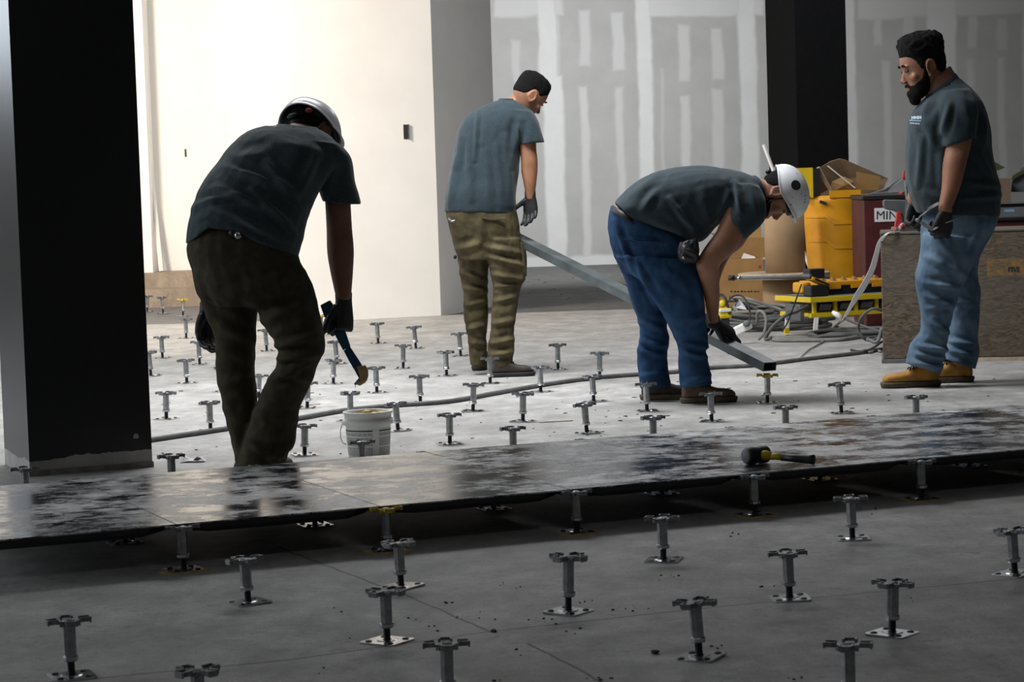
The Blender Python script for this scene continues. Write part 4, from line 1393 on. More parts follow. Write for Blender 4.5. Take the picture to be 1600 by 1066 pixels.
on_dome(1243.5, 289.5, .024, 'decal', MAT['print_dark'])
on_dome(1246.5, 288.5, .009, 'decal', MAT['slate'], 1.6)
for (x, y, r) in ((1258, 306, .0035), (1257.5, 311, .003), (1257, 316, .004), (1251, 303, .0022), (1236, 320, .003), (1245, 271, .002), (1238, 309, .002), (1255, 276, .002)):
    on_dome(x, y, r, 'scuff', MAT['print_dark'], .7)
pel = [(1012, 346, 955, 322, 0, .150), (1044, 356, 950, 345, 0, .16), (1076, 370, 951, 372, 0, .162), (1093, 402, 960, 402, 0, .15), (1094, 425, 972, 428, -.01, .12)]
nleg = [(960, 400, 1084, 402, -.06, .115), (985, 428, 1096, 428, -.08, .11), (1008, 446, 1100, 445, -.09, .105), (1027, 475, 1101, 475, -.10, .092), (1041, 503, 1103, 504, -.10, .085), (1054, 532, 1107, 534, -.10, .08), (1059, 546, 1104, 549, -.10, .075), (1060, 572, 1109, 574, -.10, .076), (1063, 604, 1113, 600, -.10, .08)]
fleg = [(958, 398, 1050, 405, .06, .115), (976, 437, 1048, 440, .08, .10), (988, 475, 1044, 478, .10, .09), (997, 500, 1042, 505, .11, .082), (1000, 530, 1047, 534, .11, .078), (996, 548, 1043, 552, .11, .076), (997, 575, 1044, 575, .11, .074), (1000, 607, 1048, 602, .11, .076)]
tr = fuse([sil(Y3, pel), sil(Y3, nleg, hollow=(3, .85)), sil(Y3, fleg, hollow=(3, .85))], .0065, 2)
folds(tr, Y3, [(1060, 534, 1104, 540, .014, 4), (1062, 545, 1100, 555, .010, 4), (1045, 505, 1100, 490, .008, 5), (1003, 536, 1040, 542, .014, 4), (1002, 550, 1040, 556, .009, 4), (1000, 505, 1038, 515, .009, 4), (960, 345, 985, 420, .010, 4), (985, 400, 1030, 480, .009, 4), (975, 370, 1030, 378, .005, 3), (1075, 590, 1108, 582, .008, 4), (1005, 590, 1040, 582, .008, 4), (1080, 430, 1095, 480, .008, 5), (1030, 420, 1075, 450, .006, 6)], .003, 9)
part('jeans', tr, MAT['denim'], pm3)
belt = [(1000, 354, 957, 320, 0, .163), (1007, 361, 953, 330, 0, .168)]
part('belt', sil(Y3, belt, sub=2, hollow=(2, .97)), MAT['belt'], pm3, True)
part('shirt_tail', sil(Y3, [(967, 327, 959, 321, -.04, .02), (965, 334, 957, 328, -.04, .02)], sub=2), MAT['paper'], pm3, True, label='white cloth showing at the waistband')
part('pocket', ribbon([(975, 374, -.168), (1000, 379, -.172), (1028, 378, -.17)], .004, .006, Y3), MAT['denim'], pm3, bevel=.002)
pch = fuse([sil(Y3, [(1062, 378, 1088, 372, -.19, .03), (1058, 392, 1092, 388, -.20, .04), (1060, 404, 1092, 402, -.20, .038), (1068, 412, 1086, 411, -.19, .025)])], .005, 3)
folds(pch, Y3, [(1062, 385, 1085, 398, .006, 3)], .004, 22)
part('pouch', pch, MAT['black'], pm3, label='black pouch clipped at the hip')
part('pouch_stud', MB().ellipsoid(at(1068, 403, Y3 - .24), (.005, .003, .006)), MAT['steel_bright'], pm3, True)
TB_A = at(1203, 573, 10.98); TB_B = at(752, 345, 13.42)


def bar_pt(px):
    best = None
    for t in np.linspace(0, 1, 400):
        P = TB_A + (TB_B - TB_A) * t
        d = P - CAM; x = 800 + F_PX * (d @ _rt) / (d @ _fw)
        if best is None or abs(x - px) < best[0]: best = (abs(x - px), P)
    return best[1]


bp = bar_pt(1126)
wr3 = at(1115, 505, bp[1] - .03)
g3 = hand_parts(wr3, (bp + np.array([0.035, -.0, .05])) - wr3, (.75, -.25, .6), 1, 1.2, curls=[(.25, .45, .3), (.3, .55, .4), (.4, .7, .4), (.5, .8, .5)], spread=.03, thumb=(.5, .5))
part('glove', fuse(g3, .0035, 2), MAT['glove'], pm3)
bp2 = bar_pt(1100)
g3b = hand_parts(at(1114, 497, Y3 + .10), bp2 + np.array([.02, .02, .05]) - at(1114, 497, Y3 + .10), (.3, .8, .4), -1, 1.0, curl=(.8, 1.0, .6), thumb=(.5, .3))
part('glove', fuse(g3b, .004, 2), MAT['glove'], pm3)
boot(gnd(1064, 633) + np.array([.012, .075, 0]), (1, .03), pm3, MAT['leather'], MAT['sole'], .86, .16)
boot(gnd(1002, 629) + np.array([.01, .12, 0]), (1, -.06), pm3, MAT['leather_dark'], MAT['sole'], .86, .16)

# ------------------------------------------------------------------ bearded man in profile on the right
Y4 = 11.6
pm4 = person('m4', gnd(1465, 602), 'bearded man in faded jeans and wheat boots standing in profile')
torso = [(1433, 333, 1561, 339, 0, .175), (1421, 304, 1564, 297, 0, .19), (1415, 270, 1557, 272, 0, .195), (1415, 240, 1549, 237, 0, .19), (1417, 211, 1546, 198, 0, .195), (1421, 186, 1535, 163, 0, .19), (1434, 165, 1514, 136, 0, .15), (1450, 150, 1492, 117, 0, .075)]
slv = [(1470, 142, 1514, 138, -.10, .08), (1464, 164, 1527, 160, -.15, .08), (1467, 190, 1529, 186, -.17, .078), (1473, 231, 1526, 214, -.18, .074)]
lslv = [(1450, 150, 1500, 142, .14, .08), (1440, 172, 1500, 165, .19, .085), (1436, 215, 1490, 210, .20, .08)]
sh = fuse([sil(Y4, torso, hollow=(3, .94)), sil(Y4, slv, hollow=(4, .85)), sil(Y4, lslv)], .0065, 9)
folds(sh, Y4, [(1432, 215, 1428, 290, .007, 4), (1436, 190, 1452, 230, .008, 5), (1470, 165, 1460, 210, .010, 4), (1530, 180, 1528, 230, .010, 5), (1500, 285, 1556, 292, .008, 4), (1490, 310, 1558, 305, .007, 4), (1520, 240, 1540, 275, .007, 5), (1440, 300, 1480, 320, .006, 5), (1485, 150, 1500, 190, .006, 6), (1448, 155, 1436, 178, .007, 4), (1458, 235, 1462, 300, .006, 5)], .0022, 8)
part('shirt', sh, MAT['shirt2'], pm4)
part('collar', sil(Y4, [(1446, 154, 1498, 122, 0, .086), (1447, 150, 1495, 117, 0, .083), (1449, 147, 1492, 114, 0, .078)], sub=3, hollow=(3, .93)), MAT['shirt2'], pm4, True)
arm = [(1480, 190, 1520, 188, -.175, .053), (1477, 232, 1518, 220, -.185, .055), (1473, 258, 1512, 247, -.20, .053), (1471.5, 292, 1501, 290, -.22, .045), (1467, 320, 1489, 322, -.235, .034), (1467, 330, 1488, 332, -.235, .032)]
larm = [(1440, 200, 1484, 195, .2, .055), (1436, 240, 1476, 245, .22, .053), (1424, 285, 1452, 290, .24, .046), (1417, 310, 1438, 316, .25, .036), (1416, 320, 1434, 325, .25, .03)]
HC4 = at(1442, 104, Y4)
B4 = basis((-.97, -.10, -.20), (-.2, 0, .98))
hp4, hw4 = head_parts(HC4, B4, 1.10, 1.1)
neck = [(1446, 150, 1496, 122, 0, .075), (1447, 142, 1490, 112, 0, .068), (1448, 132, 1484, 102, 0, .064)]
lc = [(1445, 345, 1550, 350, 0, .13), (1475, 430, 1520, 430, .1, .07), (1488, 500, 1522, 500, .1, .05), (1486, 570, 1516, 570, .1, .04)]
lc2 = [(1446, 380, 1520, 380, -.06, .09), (1440, 435, 1498, 440, -.1, .07), (1444, 500, 1478, 505, -.1, .055), (1428, 568, 1462, 572, -.1, .042)]
body4 = fuse([sil(Y4, torso, shrink=.86), sil(Y4, arm), sil(Y4, larm), sil(Y4, neck), sil(Y4, lc, shrink=.8), sil(Y4, lc2, shrink=.8)] + hp4, .0045, 4)
part('body', body4, MAT['skin'], pm4)


shell(HC4, B4, 1.10, hairline([-.105, -.065, -.038, -.024, .004, .018, .030, .046, .062, .078, .1], [-.062, -.052, -.030, .022, .024, -.016, -.010, .030, .046, .054, .056]),
      lambda G: .0045 + .036 * np.clip((G[..., 2] - .042) / .055, 0, 1) + .014 * np.clip((G[..., 0] - .03) / .05, 0, 1) * np.clip((G[..., 2] - .045) / .03, 0, 1), MAT['hair'], 'hair', pm4, .008, k=.8, rough=.010)
shell(HC4, B4, 1.10, lambda x, y, z: np.minimum(np.interp(x, [-.02, .012, .022, .032, .05, .07, .09], [.012, .012, -.015, -.042, -.052, -.064, -.064]) - z, (x + .008) * .8),
      lambda G: .003 + .011 * np.clip((-.075 - G[..., 2]) / .03, 0, 1) * np.clip(G[..., 0] / .05, 0, 1), MAT['stubble'], 'beard', pm4, .004)
w4 = hw4
part('beard_tip', fuse([MB().ellipsoid(w4((.066, 0, -.128)), (.030, .034, .034), B4), MB().ellipsoid(w4((.070, 0, -.105)), (.030, .036, .028), B4), MB().ellipsoid(w4((.030, 0, -.112)), (.040, .045, .018), B4)], .004, 3), MAT['stubble'], pm4)
part('moustache', MB().tube([w4((.070, -.032, -.084)), w4((.088, -.018, -.069)), w4((.092, 0, -.066)), w4((.088, .018, -.069)), w4((.070, .032, -.084))], [.004, .007, .007, .007, .004], 8), MAT['stubble'], pm4, True)
eyes(hw4, 1.10, pm4, B4)
# chest print, three short lines over the shirt front
for (rows, mt, hh) in (([(1424, 184, 1440, 183.5)], 'print_light', .0075), ([(1421, 188, 1439, 189)], 'print_blue', .0022), ([(1422, 192.2, 1437, 193.5)], 'print_light', .003)):
    for (x0, y0, x1, y1) in rows:
        mb = MB()
        n = 9
        for i in range(n):
            a = i / n; b_ = (i + .72) / n if mt == 'print_light' else (i + 1) / n
            for_ = []
            for q in (a, b_):
                for sgn in (-1, 1):
                    px = x0 + (x1 - x0) * q; py = y0 + (y1 - y0) * q
                    hgt = hh * (.6 if (mt == 'print_light' and i % 3 == 1) else 1)
                    P = at(px, py, Y4)
                    for_.append(P + np.array([0, 0, sgn * hgt]))
            mb.add(for_, [(0, 1, 3, 2)])
        # press the print onto the shirt front
        bm = bmesh.new(); bm.from_mesh(sh)
        from mathutils.bvhtree import BVHTree
        bv = BVHTree.FromBMesh(bm); bm.free()
        off = Vector(off_of(pm4))
        nv = []
        for v_ in mb.v:
            d = Vector(v_) - Vector(CAM); d.normalize()
            hit = bv.ray_cast(Vector(CAM) - off, d)
            nv.append(tuple(hit[0] + off - d * .002) if hit[0] is not None else None)
        fc = [f for f in mb.f if all(nv[i] is not None for i in f)]
        if fc:
            nv = [q if q is not None else (0, 0, 0) for q in nv]
            used = sorted({i for f in fc for i in f}); mp_ = {o_: i for i, o_ in enumerate(used)}
            part('chest_print', MB().add([nv[i] for i in used], [tuple(mp_[i] for i in f) for f in fc]), MAT[mt], pm4)
pel = [(1446, 326, 1556, 330, 0, .165), (1441, 348, 1557, 346, 0, .17), (1440, 368, 1545, 372, 0, .165), (1440, 390, 1532, 396, 0, .15)]
nleg = [(1442, 366, 1538, 372, -.07, .11), (1437, 400, 1522, 410, -.09, .10), (1430, 433, 1508, 440, -.10, .092), (1434, 460, 1497, 466, -.10, .085), (1439, 490, 1486, 500, -.10, .075), (1437, 518, 1480, 530, -.10, .072), (1424, 536, 1479, 546, -.10, .08), (1419, 552, 1475, 562, -.10, .075), (1415.5, 567, 1469, 585, -.10, .075)]
fleg = [(1448, 366, 1545, 368, .07, .11), (1460, 400, 1530, 402, .09, .095), (1467, 432, 1527, 431, .10, .085), (1476, 458, 1532, 456, .10, .08), (1482, 490, 1530, 490, .10, .074), (1483, 524, 1527, 526, .10, .07), (1479, 544, 1530, 548, .10, .078), (1472, 560, 1524, 577, .10, .072)]
tr = fuse([sil(Y4, pel), sil(Y4, nleg, hollow=(3, .85)), sil(Y4, fleg, hollow=(3, .85))], .0065, 2)
folds(tr, Y4, [(1436, 440, 1490, 448, .010, 4), (1438, 460, 1485, 478, .010, 4), (1440, 480, 1482, 470, .008, 4), (1428, 538, 1475, 545, .014, 4), (1424, 550, 1472, 556, .012, 4), (1420, 562, 1465, 572, .010, 4), (1488, 535, 1524, 540, .012, 4), (1486, 548, 1522, 556, .012, 4), (1488, 470, 1528, 478, .010, 4), (1440, 400, 1500, 430, .007, 5), (1462, 375, 1500, 440, .006, 6), (1520, 350, 1500, 400, .006, 5), (1443, 500, 1478, 520, .007, 4)], .003, 9)
part('jeans', tr, MAT['denim_light'], pm4)
dh = at(1472, 352, Y4 - .235) - at(1478, 331, Y4 - .235)
g4 = hand_parts(at(1478, 331, Y4 - .235), dh, (.35, -.93, 0), -1, 1.12, curls=[(1.0, 1.3, .9), (1.05, 1.3, .9), (1.1, 1.3, .9), (1.15, 1.3, .8)], thumb=(.2, .5))
part('glove', fuse(g4, .0035, 2), MAT['glove'], pm4)
dh = at(1424, 346, Y4 + .22) - at(1424, 322, Y4 + .25)
g4b = hand_parts(at(1424.5, 323, Y4 + .25), dh, (-.5, .86, 0), 1, 1.1, curl=(.9, 1.2, .8), thumb=(.3, .4))
part('glove', fuse(g4b, .004, 2), MAT['glove'], pm4)
boot(gnd(1468, 604) + np.array([0, 0.02, 0]), (-1, -.06), pm4, MAT['wheat'], MAT['sole'], .95, .19)
boot(gnd(1522, 598) + np.array([0, .05, 0]), (-1, .02), pm4, MAT['wheat'], MAT['sole'], .95, .19)
# the wrench and plate in his gloves
wn = empty('wrench', at(1470, 352, Y4 - .26), 'steel wrench poking out of the bearded man\'s near glove', 'wrench')
part('shank', MB().tube([at(1458, 359, Y4 - .26), at(1475, 349, Y4 - .25), at(1507, 337, Y4 - .26)], [.005, .0045, .003], 8), MAT['steel_bright'], wn, True)
part('jaw', ribbon([(1438, 347, -.24), (1448, 353, -.25), (1458, 359, -.26)], [.008, .010, .008], .003, Y4), MAT['steel'], wn)
cl = empty('clamp', at(1440, 345, Y4 - .1), 'small steel clamp held between the bearded man\'s gloves', 'clamp')
part('frame', ribbon([(1450, 327, -.22), (1458, 322, -.24), (1467, 317, -.26)], [.006, .007, .006], .004, Y4), MAT['steel_bright'], cl)
part('screw', MB().tube([at(1432, 346, Y4 + .12), at(1438, 338, Y4), at(1446, 332, Y4 - .15), at(1452, 327, Y4 - .22)], .004, 8), MAT['steel'], cl, True)
part('pad', MB().ellipsoid(at(1434, 344, Y4 + .10), (.014, .010, .010)), MAT['cast'], cl, True)

# ------------------------------------------------------------------ steel bar between the two men
ax = TB_A - TB_B; Lb = np.linalg.norm(ax); ax /= Lb
side = np.cross(ax, [0, 0, 1]); side /= np.linalg.norm(side); nrm = np.cross(side, ax)
hwb, hhb, tk = .036, .021, .003
Rg = []
for (o, sx) in ((0, 1), (Lb, 1)):
    c = TB_B + ax * o
    Rg.append([c + side * hwb * a + nrm * hhb * b_ for a, b_ in ((-1, -1), (1, -1), (1, 1), (-1, 1))])
c = TB_A
Rg.append([c + side * (hwb - tk) * a + nrm * (hhb - tk) * b_ for a, b_ in ((-1, -1), (1, -1), (1, 1), (-1, 1))])
c = TB_A - ax * (Lb - .02)
Rg.append([c + side * (hwb - tk) * a + nrm * (hhb - tk) * b_ for a, b_ in ((-1, -1), (1, -1), (1, 1), (-1, 1))])
solo('steel_bar', MB().rings(np.array(Rg)), MAT['tube'], 'long rectangular steel bar slanting between the two bending men', 'steel bar')

# ------------------------------------------------------------------ white bucket of adhesive
def rotz(a): return Matrix.Rotation(a, 3, 'Z')


bk = gnd(577, 714); rb = .092
bkt = empty('bucket', bk, 'white plastic bucket of yellow adhesive with printed label', 'bucket')
prof = [(.078, 0), (.080, .004), (.088, .118), (.089, .128), (.0985, .130), (.0995, .142), (.0985, .150), (.092, .153), (.092, .170), (.0965, .172), (.098, .178), (.096, .181), (.091, .181), (.088, .165), (.080, .02)]
part('pail', MB().lathe(prof, bk, 40), MAT['white'], bkt, True)
pc = bk + np.array([0, 0, .150])
part('adhesive', MB().lathe([(.087, 0), (.06, .006), (.02, .004)], pc, 20), MAT['glue_yellow'], bkt, True)
for dx, dy, r in ((.03, -.03, .020), (.055, .02, .024), (-.005, .06, .02)):
    part('adhesive_clot', MB().ellipsoid(pc + np.array([dx, dy, .018]), (r, r, .012)), MAT['glue_yellow'], bkt, True)


def label_mat():
    m, nt, b = newmat('printed_label')
    vec = coords(nt, 'UV')
    sp = nt.nodes.new('ShaderNodeSeparateXYZ'); nt.links.new(vec, sp.inputs[0])
    u, v = sp.outputs[0], sp.outputs[1]
    lines = math_n(nt, 'GREATER_THAN', math_n(nt, 'FRACT', math_n(nt, 'MULTIPLY', v, 21)), .52)
    mp = nt.nodes.new('ShaderNodeCombineXYZ')
    nt.links.new(math_n(nt, 'MULTIPLY', u, 55), mp.inputs[0])
    nt.links.new(math_n(nt, 'FLOOR', math_n(nt, 'MULTIPLY', v, 21)), mp.inputs[1])
    n = nt.nodes.new('ShaderNodeTexNoise'); n.inputs['Scale'].default_value = 1.0
    nt.links.new(mp.outputs[0], n.inputs['Vector'])
    words = math_n(nt, 'GREATER_THAN', n.outputs['Fac'], .42)
    body = math_n(nt, 'MULTIPLY', lines, words)
    blank = math_n(nt, 'MULTIPLY', math_n(nt, 'GREATER_THAN', u, .58), math_n(nt, 'LESS_THAN', u, .68))
    ink = math_n(nt, 'MULTIPLY', body, math_n(nt, 'SUBTRACT', 1, blank))
    ink = math_n(nt, 'MULTIPLY', ink, math_n(nt, 'LESS_THAN', v, .90))
    ink = math_n(nt, 'MULTIPLY', ink, math_n(nt, 'GREATER_THAN', math_n(nt, 'FRACT', math_n(nt, 'ADD', math_n(nt, 'MULTIPLY', v, 2.6), .1)), .14))
    col = mix_col(nt, math_n(nt, 'MULTIPLY', ink, .95), (.86, .86, .84), (.03, .03, .03))
    green = math_n(nt, 'MULTIPLY', math_n(nt, 'GREATER_THAN', v, .945), math_n(nt, 'SUBTRACT', 1, blank))
    col = mix_col(nt, green, col, (.015, .10, .05))
    nt.links.new(col, b.inputs['Base Color']); b.inputs['Roughness'].default_value = .5
    return m


lm = bpy.data.meshes.new('label')
nseg = 24
vs, fs, uv = [], [], []
for i in range(nseg + 1):
    a = math.radians(-178 + 176 * i / nseg)
    for (z, r) in ((.010, .0815), (.112, .0885)):
        vs.append(tuple(bk + np.array([r * math.cos(a), r * math.sin(a), z])))
for i in range(nseg):
    fs.append((2 * i, 2 * i + 2, 2 * i + 3, 2 * i + 1))
lm.from_pydata(vs, [], fs)
uvl = lm.uv_layers.new(name='uv')
for pgn in lm.polygons:
    for li in pgn.loop_indices:
        vi = lm.loops[li].vertex_index
        uvl.data[li].uv = ((vi // 2) / nseg, vi % 2)
part('label', lm, label_mat(), bkt, label='white paper label with dense dark print')
part('bail', MB().tube([bk + np.array([-.098, -.01, .138]), bk + np.array([-.108, -.012, .11]), bk + np.array([-.107, -.03, .08]), bk + np.array([-.098, -.045, .062]), bk + np.array([-.085, -.055, .058])], .0018, 6), MAT['steel'], bkt, True)

# ------------------------------------------------------------------ mallet on the panel
ml = gnd(1190, 726, ZT)
mz = .0285
mt_ = empty('mallet', (ml[0], ml[1], ZT), 'black rubber mallet with yellow and black handle on the floor panel', 'mallet')
hc = at(1182, 712, ml[1] + .02); hc[2] = ZT + mz
e2 = at(1272, 721, ml[1] - .06); e2[2] = ZT + .017
hd = e2 - hc; hd[2] = 0; hd /= np.linalg.norm(hd)
hx = np.cross([0, 0, 1], hd)
hx = -(hd * .80 - np.array([-hd[1], hd[0], 0]) * .60)   # head axis seen obliquely
hx = np.array([-.86, -.5, 0]); hx /= np.linalg.norm(hx)
m3 = Matrix((np.cross(hx, [0, 0, 1]), np.array([0, 0, 1.0]), hx)).transposed().to_4x4()
m3.translation = Vector(hc)
part('head', MB().lathe([(.024, -.042), (.027, -.038), (.0285, -.012), (.0265, -.008), (.0265, .008), (.0285, .012), (.028, .036), (.025, .041)], (0, 0, 0), 28, m3), MAT['black'], mt_, True)
part('face_cap', MB().lathe([(.0255, .0405), (.0225, .045)], (0, 0, 0), 28, m3), MAT['slate'], mt_, True)
part('collar', MB().tube([hc + hd * .006, hc + hd * .03, hc + hd * .05 + np.array([0, 0, -.001])], [.017, .0165, .012], 14), MAT['yellow'], mt_, True)
d2 = e2 - hc
part('handle', MB().tube([hc + d2 * .2, hc + d2 * .45], [.0115, .0105], 12), MAT['yellow'], mt_, True)
part('grip', MB().tube([hc + d2 * .44, hc + d2 * .7, hc + d2 * .92, hc + d2], [.0125, .0130, .0145, .0165], 14), MAT['black'], mt_, True)
part('butt', MB().tube([hc + d2, hc + d2 * 1.012], [.011, .009], 14), MAT['moss'], mt_, True)

# ------------------------------------------------------------------ hose across the floor
def ground_curve(pts, r, sub=8, dz=0):
    P = np.array([gnd(x, y) for x, y in pts])
    P[:, 2] = r + dz
    return catmull(P, sub)


hs = [(180, 700), (240, 691), (320, 679), (400, 667), (470, 657), (540, 645), (620, 637), (700, 631), (780, 617), (860, 603), (930, 594), (1000, 588), (1060, 584), (1110, 578), (1180, 574), (1260, 564), (1330, 556), (1385, 548), (1420, 545)]
solo('hose', MB().tube(ground_curve(hs, .0115), .0115, 10), MAT['hose'], 'long grey hose snaking across the floor behind the bucket', 'hose', smooth=True)

# ------------------------------------------------------------------ scraps and crumbs
sc = gnd(300, 722)
mb = MB()
g = []
for i in range(7):
    for j in range(4):
        g.append((sc[0] - .045 + i * .016 + .006 * random.random(), sc[1] - .03 + j * .02 + .006 * random.random(), .002 + .022 * random.random() * (0 if i in (0, 6) else 1)))
f = [(i * 4 + j, (i + 1) * 4 + j, (i + 1) * 4 + j + 1, i * 4 + j + 1) for i in range(6) for j in range(3)]
o = solo('plastic_scrap', MB().add(g, f), MAT['paper'], 'crumpled white plastic scrap on the floor behind the panels', 'scrap')
so = o.modifiers.new('t', 'SOLIDIFY'); so.thickness = .001


def chunk(c, r, seed):
    rr = random.Random(seed)
    bm = bmesh.new()
    bmesh.ops.create_icosphere(bm, subdivisions=1, radius=r)
    for v in bm.verts:
        v.co *= rr.uniform(.6, 1.2); v.co.z = max(v.co.z * .6, -r * .3)
    me = bpy.data.meshes.new('chunk'); bm.to_mesh(me); bm.free()
    me.transform(Matrix.Translation(Vector((c[0], c[1], c[2] + r * .3))))
    return me


solo('rubble_lump', chunk(gnd(1024, 1022), .013, 4), MAT['debris'], 'dark rubble lump beside the leaning foreground pedestal', 'rubble')
solo('rubble_lump', chunk(gnd(772, 988), .010, 9), MAT['debris'], 'dark lump where two floor joints meet', 'rubble')
mb = MB()
rr = random.Random(11)
spots = [(990, 955), (760, 963), (715, 962), (855, 970), (838, 968), (969, 956), (1000, 948), (1041, 901), (1064, 901), (775, 910), (820, 914), (545, 994), (520, 955), (650, 966), (700, 940), (950, 1062), (930, 1060), (815, 1020), (1199, 918), (1420, 935), (380, 940), (680, 985), (920, 943), (895, 988), (1115, 1010), (780, 1060), (497, 1050), (1240, 1060), (1150, 835), (1365, 800)]
for (x, y) in spots:
    for _ in range(3):
        c = gnd(x + rr.uniform(-14, 14), y + rr.uniform(-6, 6)); r = rr.uniform(.0010, .0034)
        mb.ellipsoid((c[0], c[1], r * .5), (r * rr.uniform(.8, 1.6), r, r * .7), None, 6, 4)
for _ in range(170):
    x, y = rr.uniform(240, 1580), rr.uniform(590, 710)
    c = gnd(x, y); r = rr.uniform(.0015, .005)
    mb.ellipsoid((c[0], c[1], r * .4), (r * rr.uniform(1, 3), r, r * .5), None, 6, 4)
for _ in range(30):
    x, y = rr.uniform(810, 990), rr.uniform(425, 478)
    c = gnd(x, y); r = rr.uniform(.002, .005)
    mb.ellipsoid((c[0], c[1], 0), (r * rr.uniform(1, 3), r, r * .5), None, 6, 4)
solo('floor_crumbs', mb, MAT['debris'], 'dark crumbs of debris scattered over the concrete', 'debris', kind='stuff')
for (x0, y0, x1, y1, lab) in ((842, 661, 895, 658, 'thin pale offcut lying in front of the hose'), (478, 634, 500, 632, 'small pale sliver on the floor behind the bent man')):
    a, b_ = gnd(x0, y0), gnd(x1, y1)
    d = b_ - a; L = np.linalg.norm(d); ang = math.atan2(d[1], d[0])
    solo('offcut', MB().cbox((a + b_) / 2 + np.array([0, 0, .002]), (L, .012, .004), rotz(ang)), MAT['wood'], lab, 'offcut')

# ------------------------------------------------------------------ leaning strips by the walls
a, b_ = at(232, 225, 22.25), at(252, 424, 22.05)
solo('wall_strip', MB().tube([a, b_], .022, 6), MAT['wall_white'], 'thin white strip leaning against the bay wall', 'strip')

# ------------------------------------------------------------------ cartons at the back
def carton(name, px0, py0, px1, py1, Y, depth, label, flaps=True, rot=0.0, z0=None):
    a = at(px0, py1, Y); b_ = at(px1, py0, Y)
    x0, x1 = a[0], b_[0]; zt = b_[2]; zb = 0 if z0 is None else z0
    r = empty(name, ((x0 + x1) / 2, Y, zb), label, 'box')
    t = .006
    part('front_side', MB().box((x0, Y, zb), (x1, Y + t, zt)), MAT['cardboard'], r)
    part('back_side', MB().box((x0, Y + depth - t, zb), (x1, Y + depth, zt)), MAT['cardboard'], r)
    part('left_side', MB().box((x0, Y + t, zb), (x0 + t, Y + depth - t, zt)), MAT['cardboard'], r)
    part('right_side', MB().box((x1 - t, Y + t, zb), (x1, Y + depth - t, zt)), MAT['cardboard'], r)
    part('bottom', MB().box((x0 + t, Y + t, zb + .002), (x1 - t, Y + depth - t, zb + .008)), MAT['cardboard'], r)
    if flaps:
        Rf = Matrix.Rotation(-.5, 3, 'X')
        part('flap', MB().cbox(((x0 + x1) / 2, Y + depth + .02, zt + .05), (x1 - x0, t, .14), Matrix.Rotation(-.35, 3, 'X')), MAT['cardboard'], r)
        part('flap', MB().cbox((x0 - .025, Y + depth / 2, zt + .02), (t, depth * .9, .09), Matrix.Rotation(-.9, 3, 'Y')), MAT['cardboard'], r)
    return r, (x0, x1, zt)


bx1, (x0, x1, zt) = carton('carton', 1098, 403, 1192, 500, 17.8, .40, 'lower brown carton with dark print behind the cable heap', False)
part('top_panel', MB().box((x0 + .006, 17.806, zt - .008), (x1 - .006, 18.194, zt - .002)), MAT['cardboard'], bx1)
for (px, py, n, h) in ((1142, 455.5, 9, .006), (1140, 465, 6, .010)):
    mb = MB()
    for i in range(n):
        p = at(px + i * (5.2 if n > 7 else 4.0), py, 17.79)
        w_ = (.010 if n > 7 else .006)
        mb.box((p[0], 17.797, p[2] - h), (p[0] + w_ * (1 + .5 * (i % 2)), 17.7995, p[2] + h * (.6 if i % 3 else 1)))
    part('print', mb, MAT['print_dark'], bx1)
p = at(1187, 417, 17.79)
part('print', MB().box((p[0] - .006, 17.797, p[2] - .010), (p[0] + .008, 17.7995, p[2] + .010)), MAT['red'], bx1)
bx2, _ = carton('carton', 1128, 372, 1196, 404, 17.9, .26, 'upper brown carton with open flaps standing on another', True, z0=zt)
ps = at(1165, 398, 17.7)
solo('packing_slip', MB().add([tuple(at(1158, 404.5, 17.85)), tuple(at(1181, 404.5, 17.85)), tuple(at(1179, 401, 17.86)), tuple(at(1162, 395.5, 17.86))], [(0, 1, 2, 3)]), MAT['paper'], 'white slip tucked between the two cartons', 'paper').modifiers.new('t', 'SOLIDIFY').thickness = .002

# ------------------------------------------------------------------ cable reel with round wooden flange, kraft tube on it
rc = at(1226, 480, 16.9); rc[2] = 0
zf = at(1226, 431, 16.9)[2]
rl = empty('cable_reel', rc, 'cable reel stood on end with round plywood flange and brown core', 'reel')
part('core', MB().lathe([(.152, .02), (.152, zf - .02)], rc, 32), MAT['kraft'], rl, True)
part('flange', MB().lathe([(.318, zf - .014), (.322, zf - .010), (.322, zf + .020), (.318, zf + .024)], rc, 48), MAT['wood'], rl)
part('flange', MB().lathe([(.318, .0), (.322, .004), (.322, .018), (.318, .022)], rc, 48), MAT['wood'], rl)
br = at(1148, 434.5, 16.50); br2 = at(1296, 433, 16.50)
bar = empty('grey_pole', (br + br2) / 2 - np.array([0, 0, .02]), 'pale grey pole with black rubber end lying against the reel flange', 'pole')
part('shaft', MB().tube([br, br2], .0115, 10), MAT['slate'], bar, True)
part('end_cap', MB().tube([at(1138, 434.6, 16.50), at(1147.5, 434.5, 16.50)], [.017, .019], 12), MAT['black'], bar, True)
part('clip', MB().tube([at(1152, 434.5, 16.50), at(1157, 434.5, 16.50)], .0155, 10), MAT['steel_bright'], bar, True)
part('rest_hook', MB().tube([at(1226, 434, 16.50), at(1226, 434, 16.60) + np.array([0, .0, .0])], .006, 6), MAT['steel'], bar, True)
kt = at(1226.5, 400, 16.9)
ktop = at(1226, 318, 16.9)[2]
o = solo('cardboard_tube', MB().lathe([(.141, zf + .024), (.141, ktop), (.130, ktop), (.130, zf + .03)], (kt[0], 16.9, 0), 40), MAT['kraft'], 'wide kraft cardboard tube standing on the reel beside the barrel', 'tube', smooth=True)

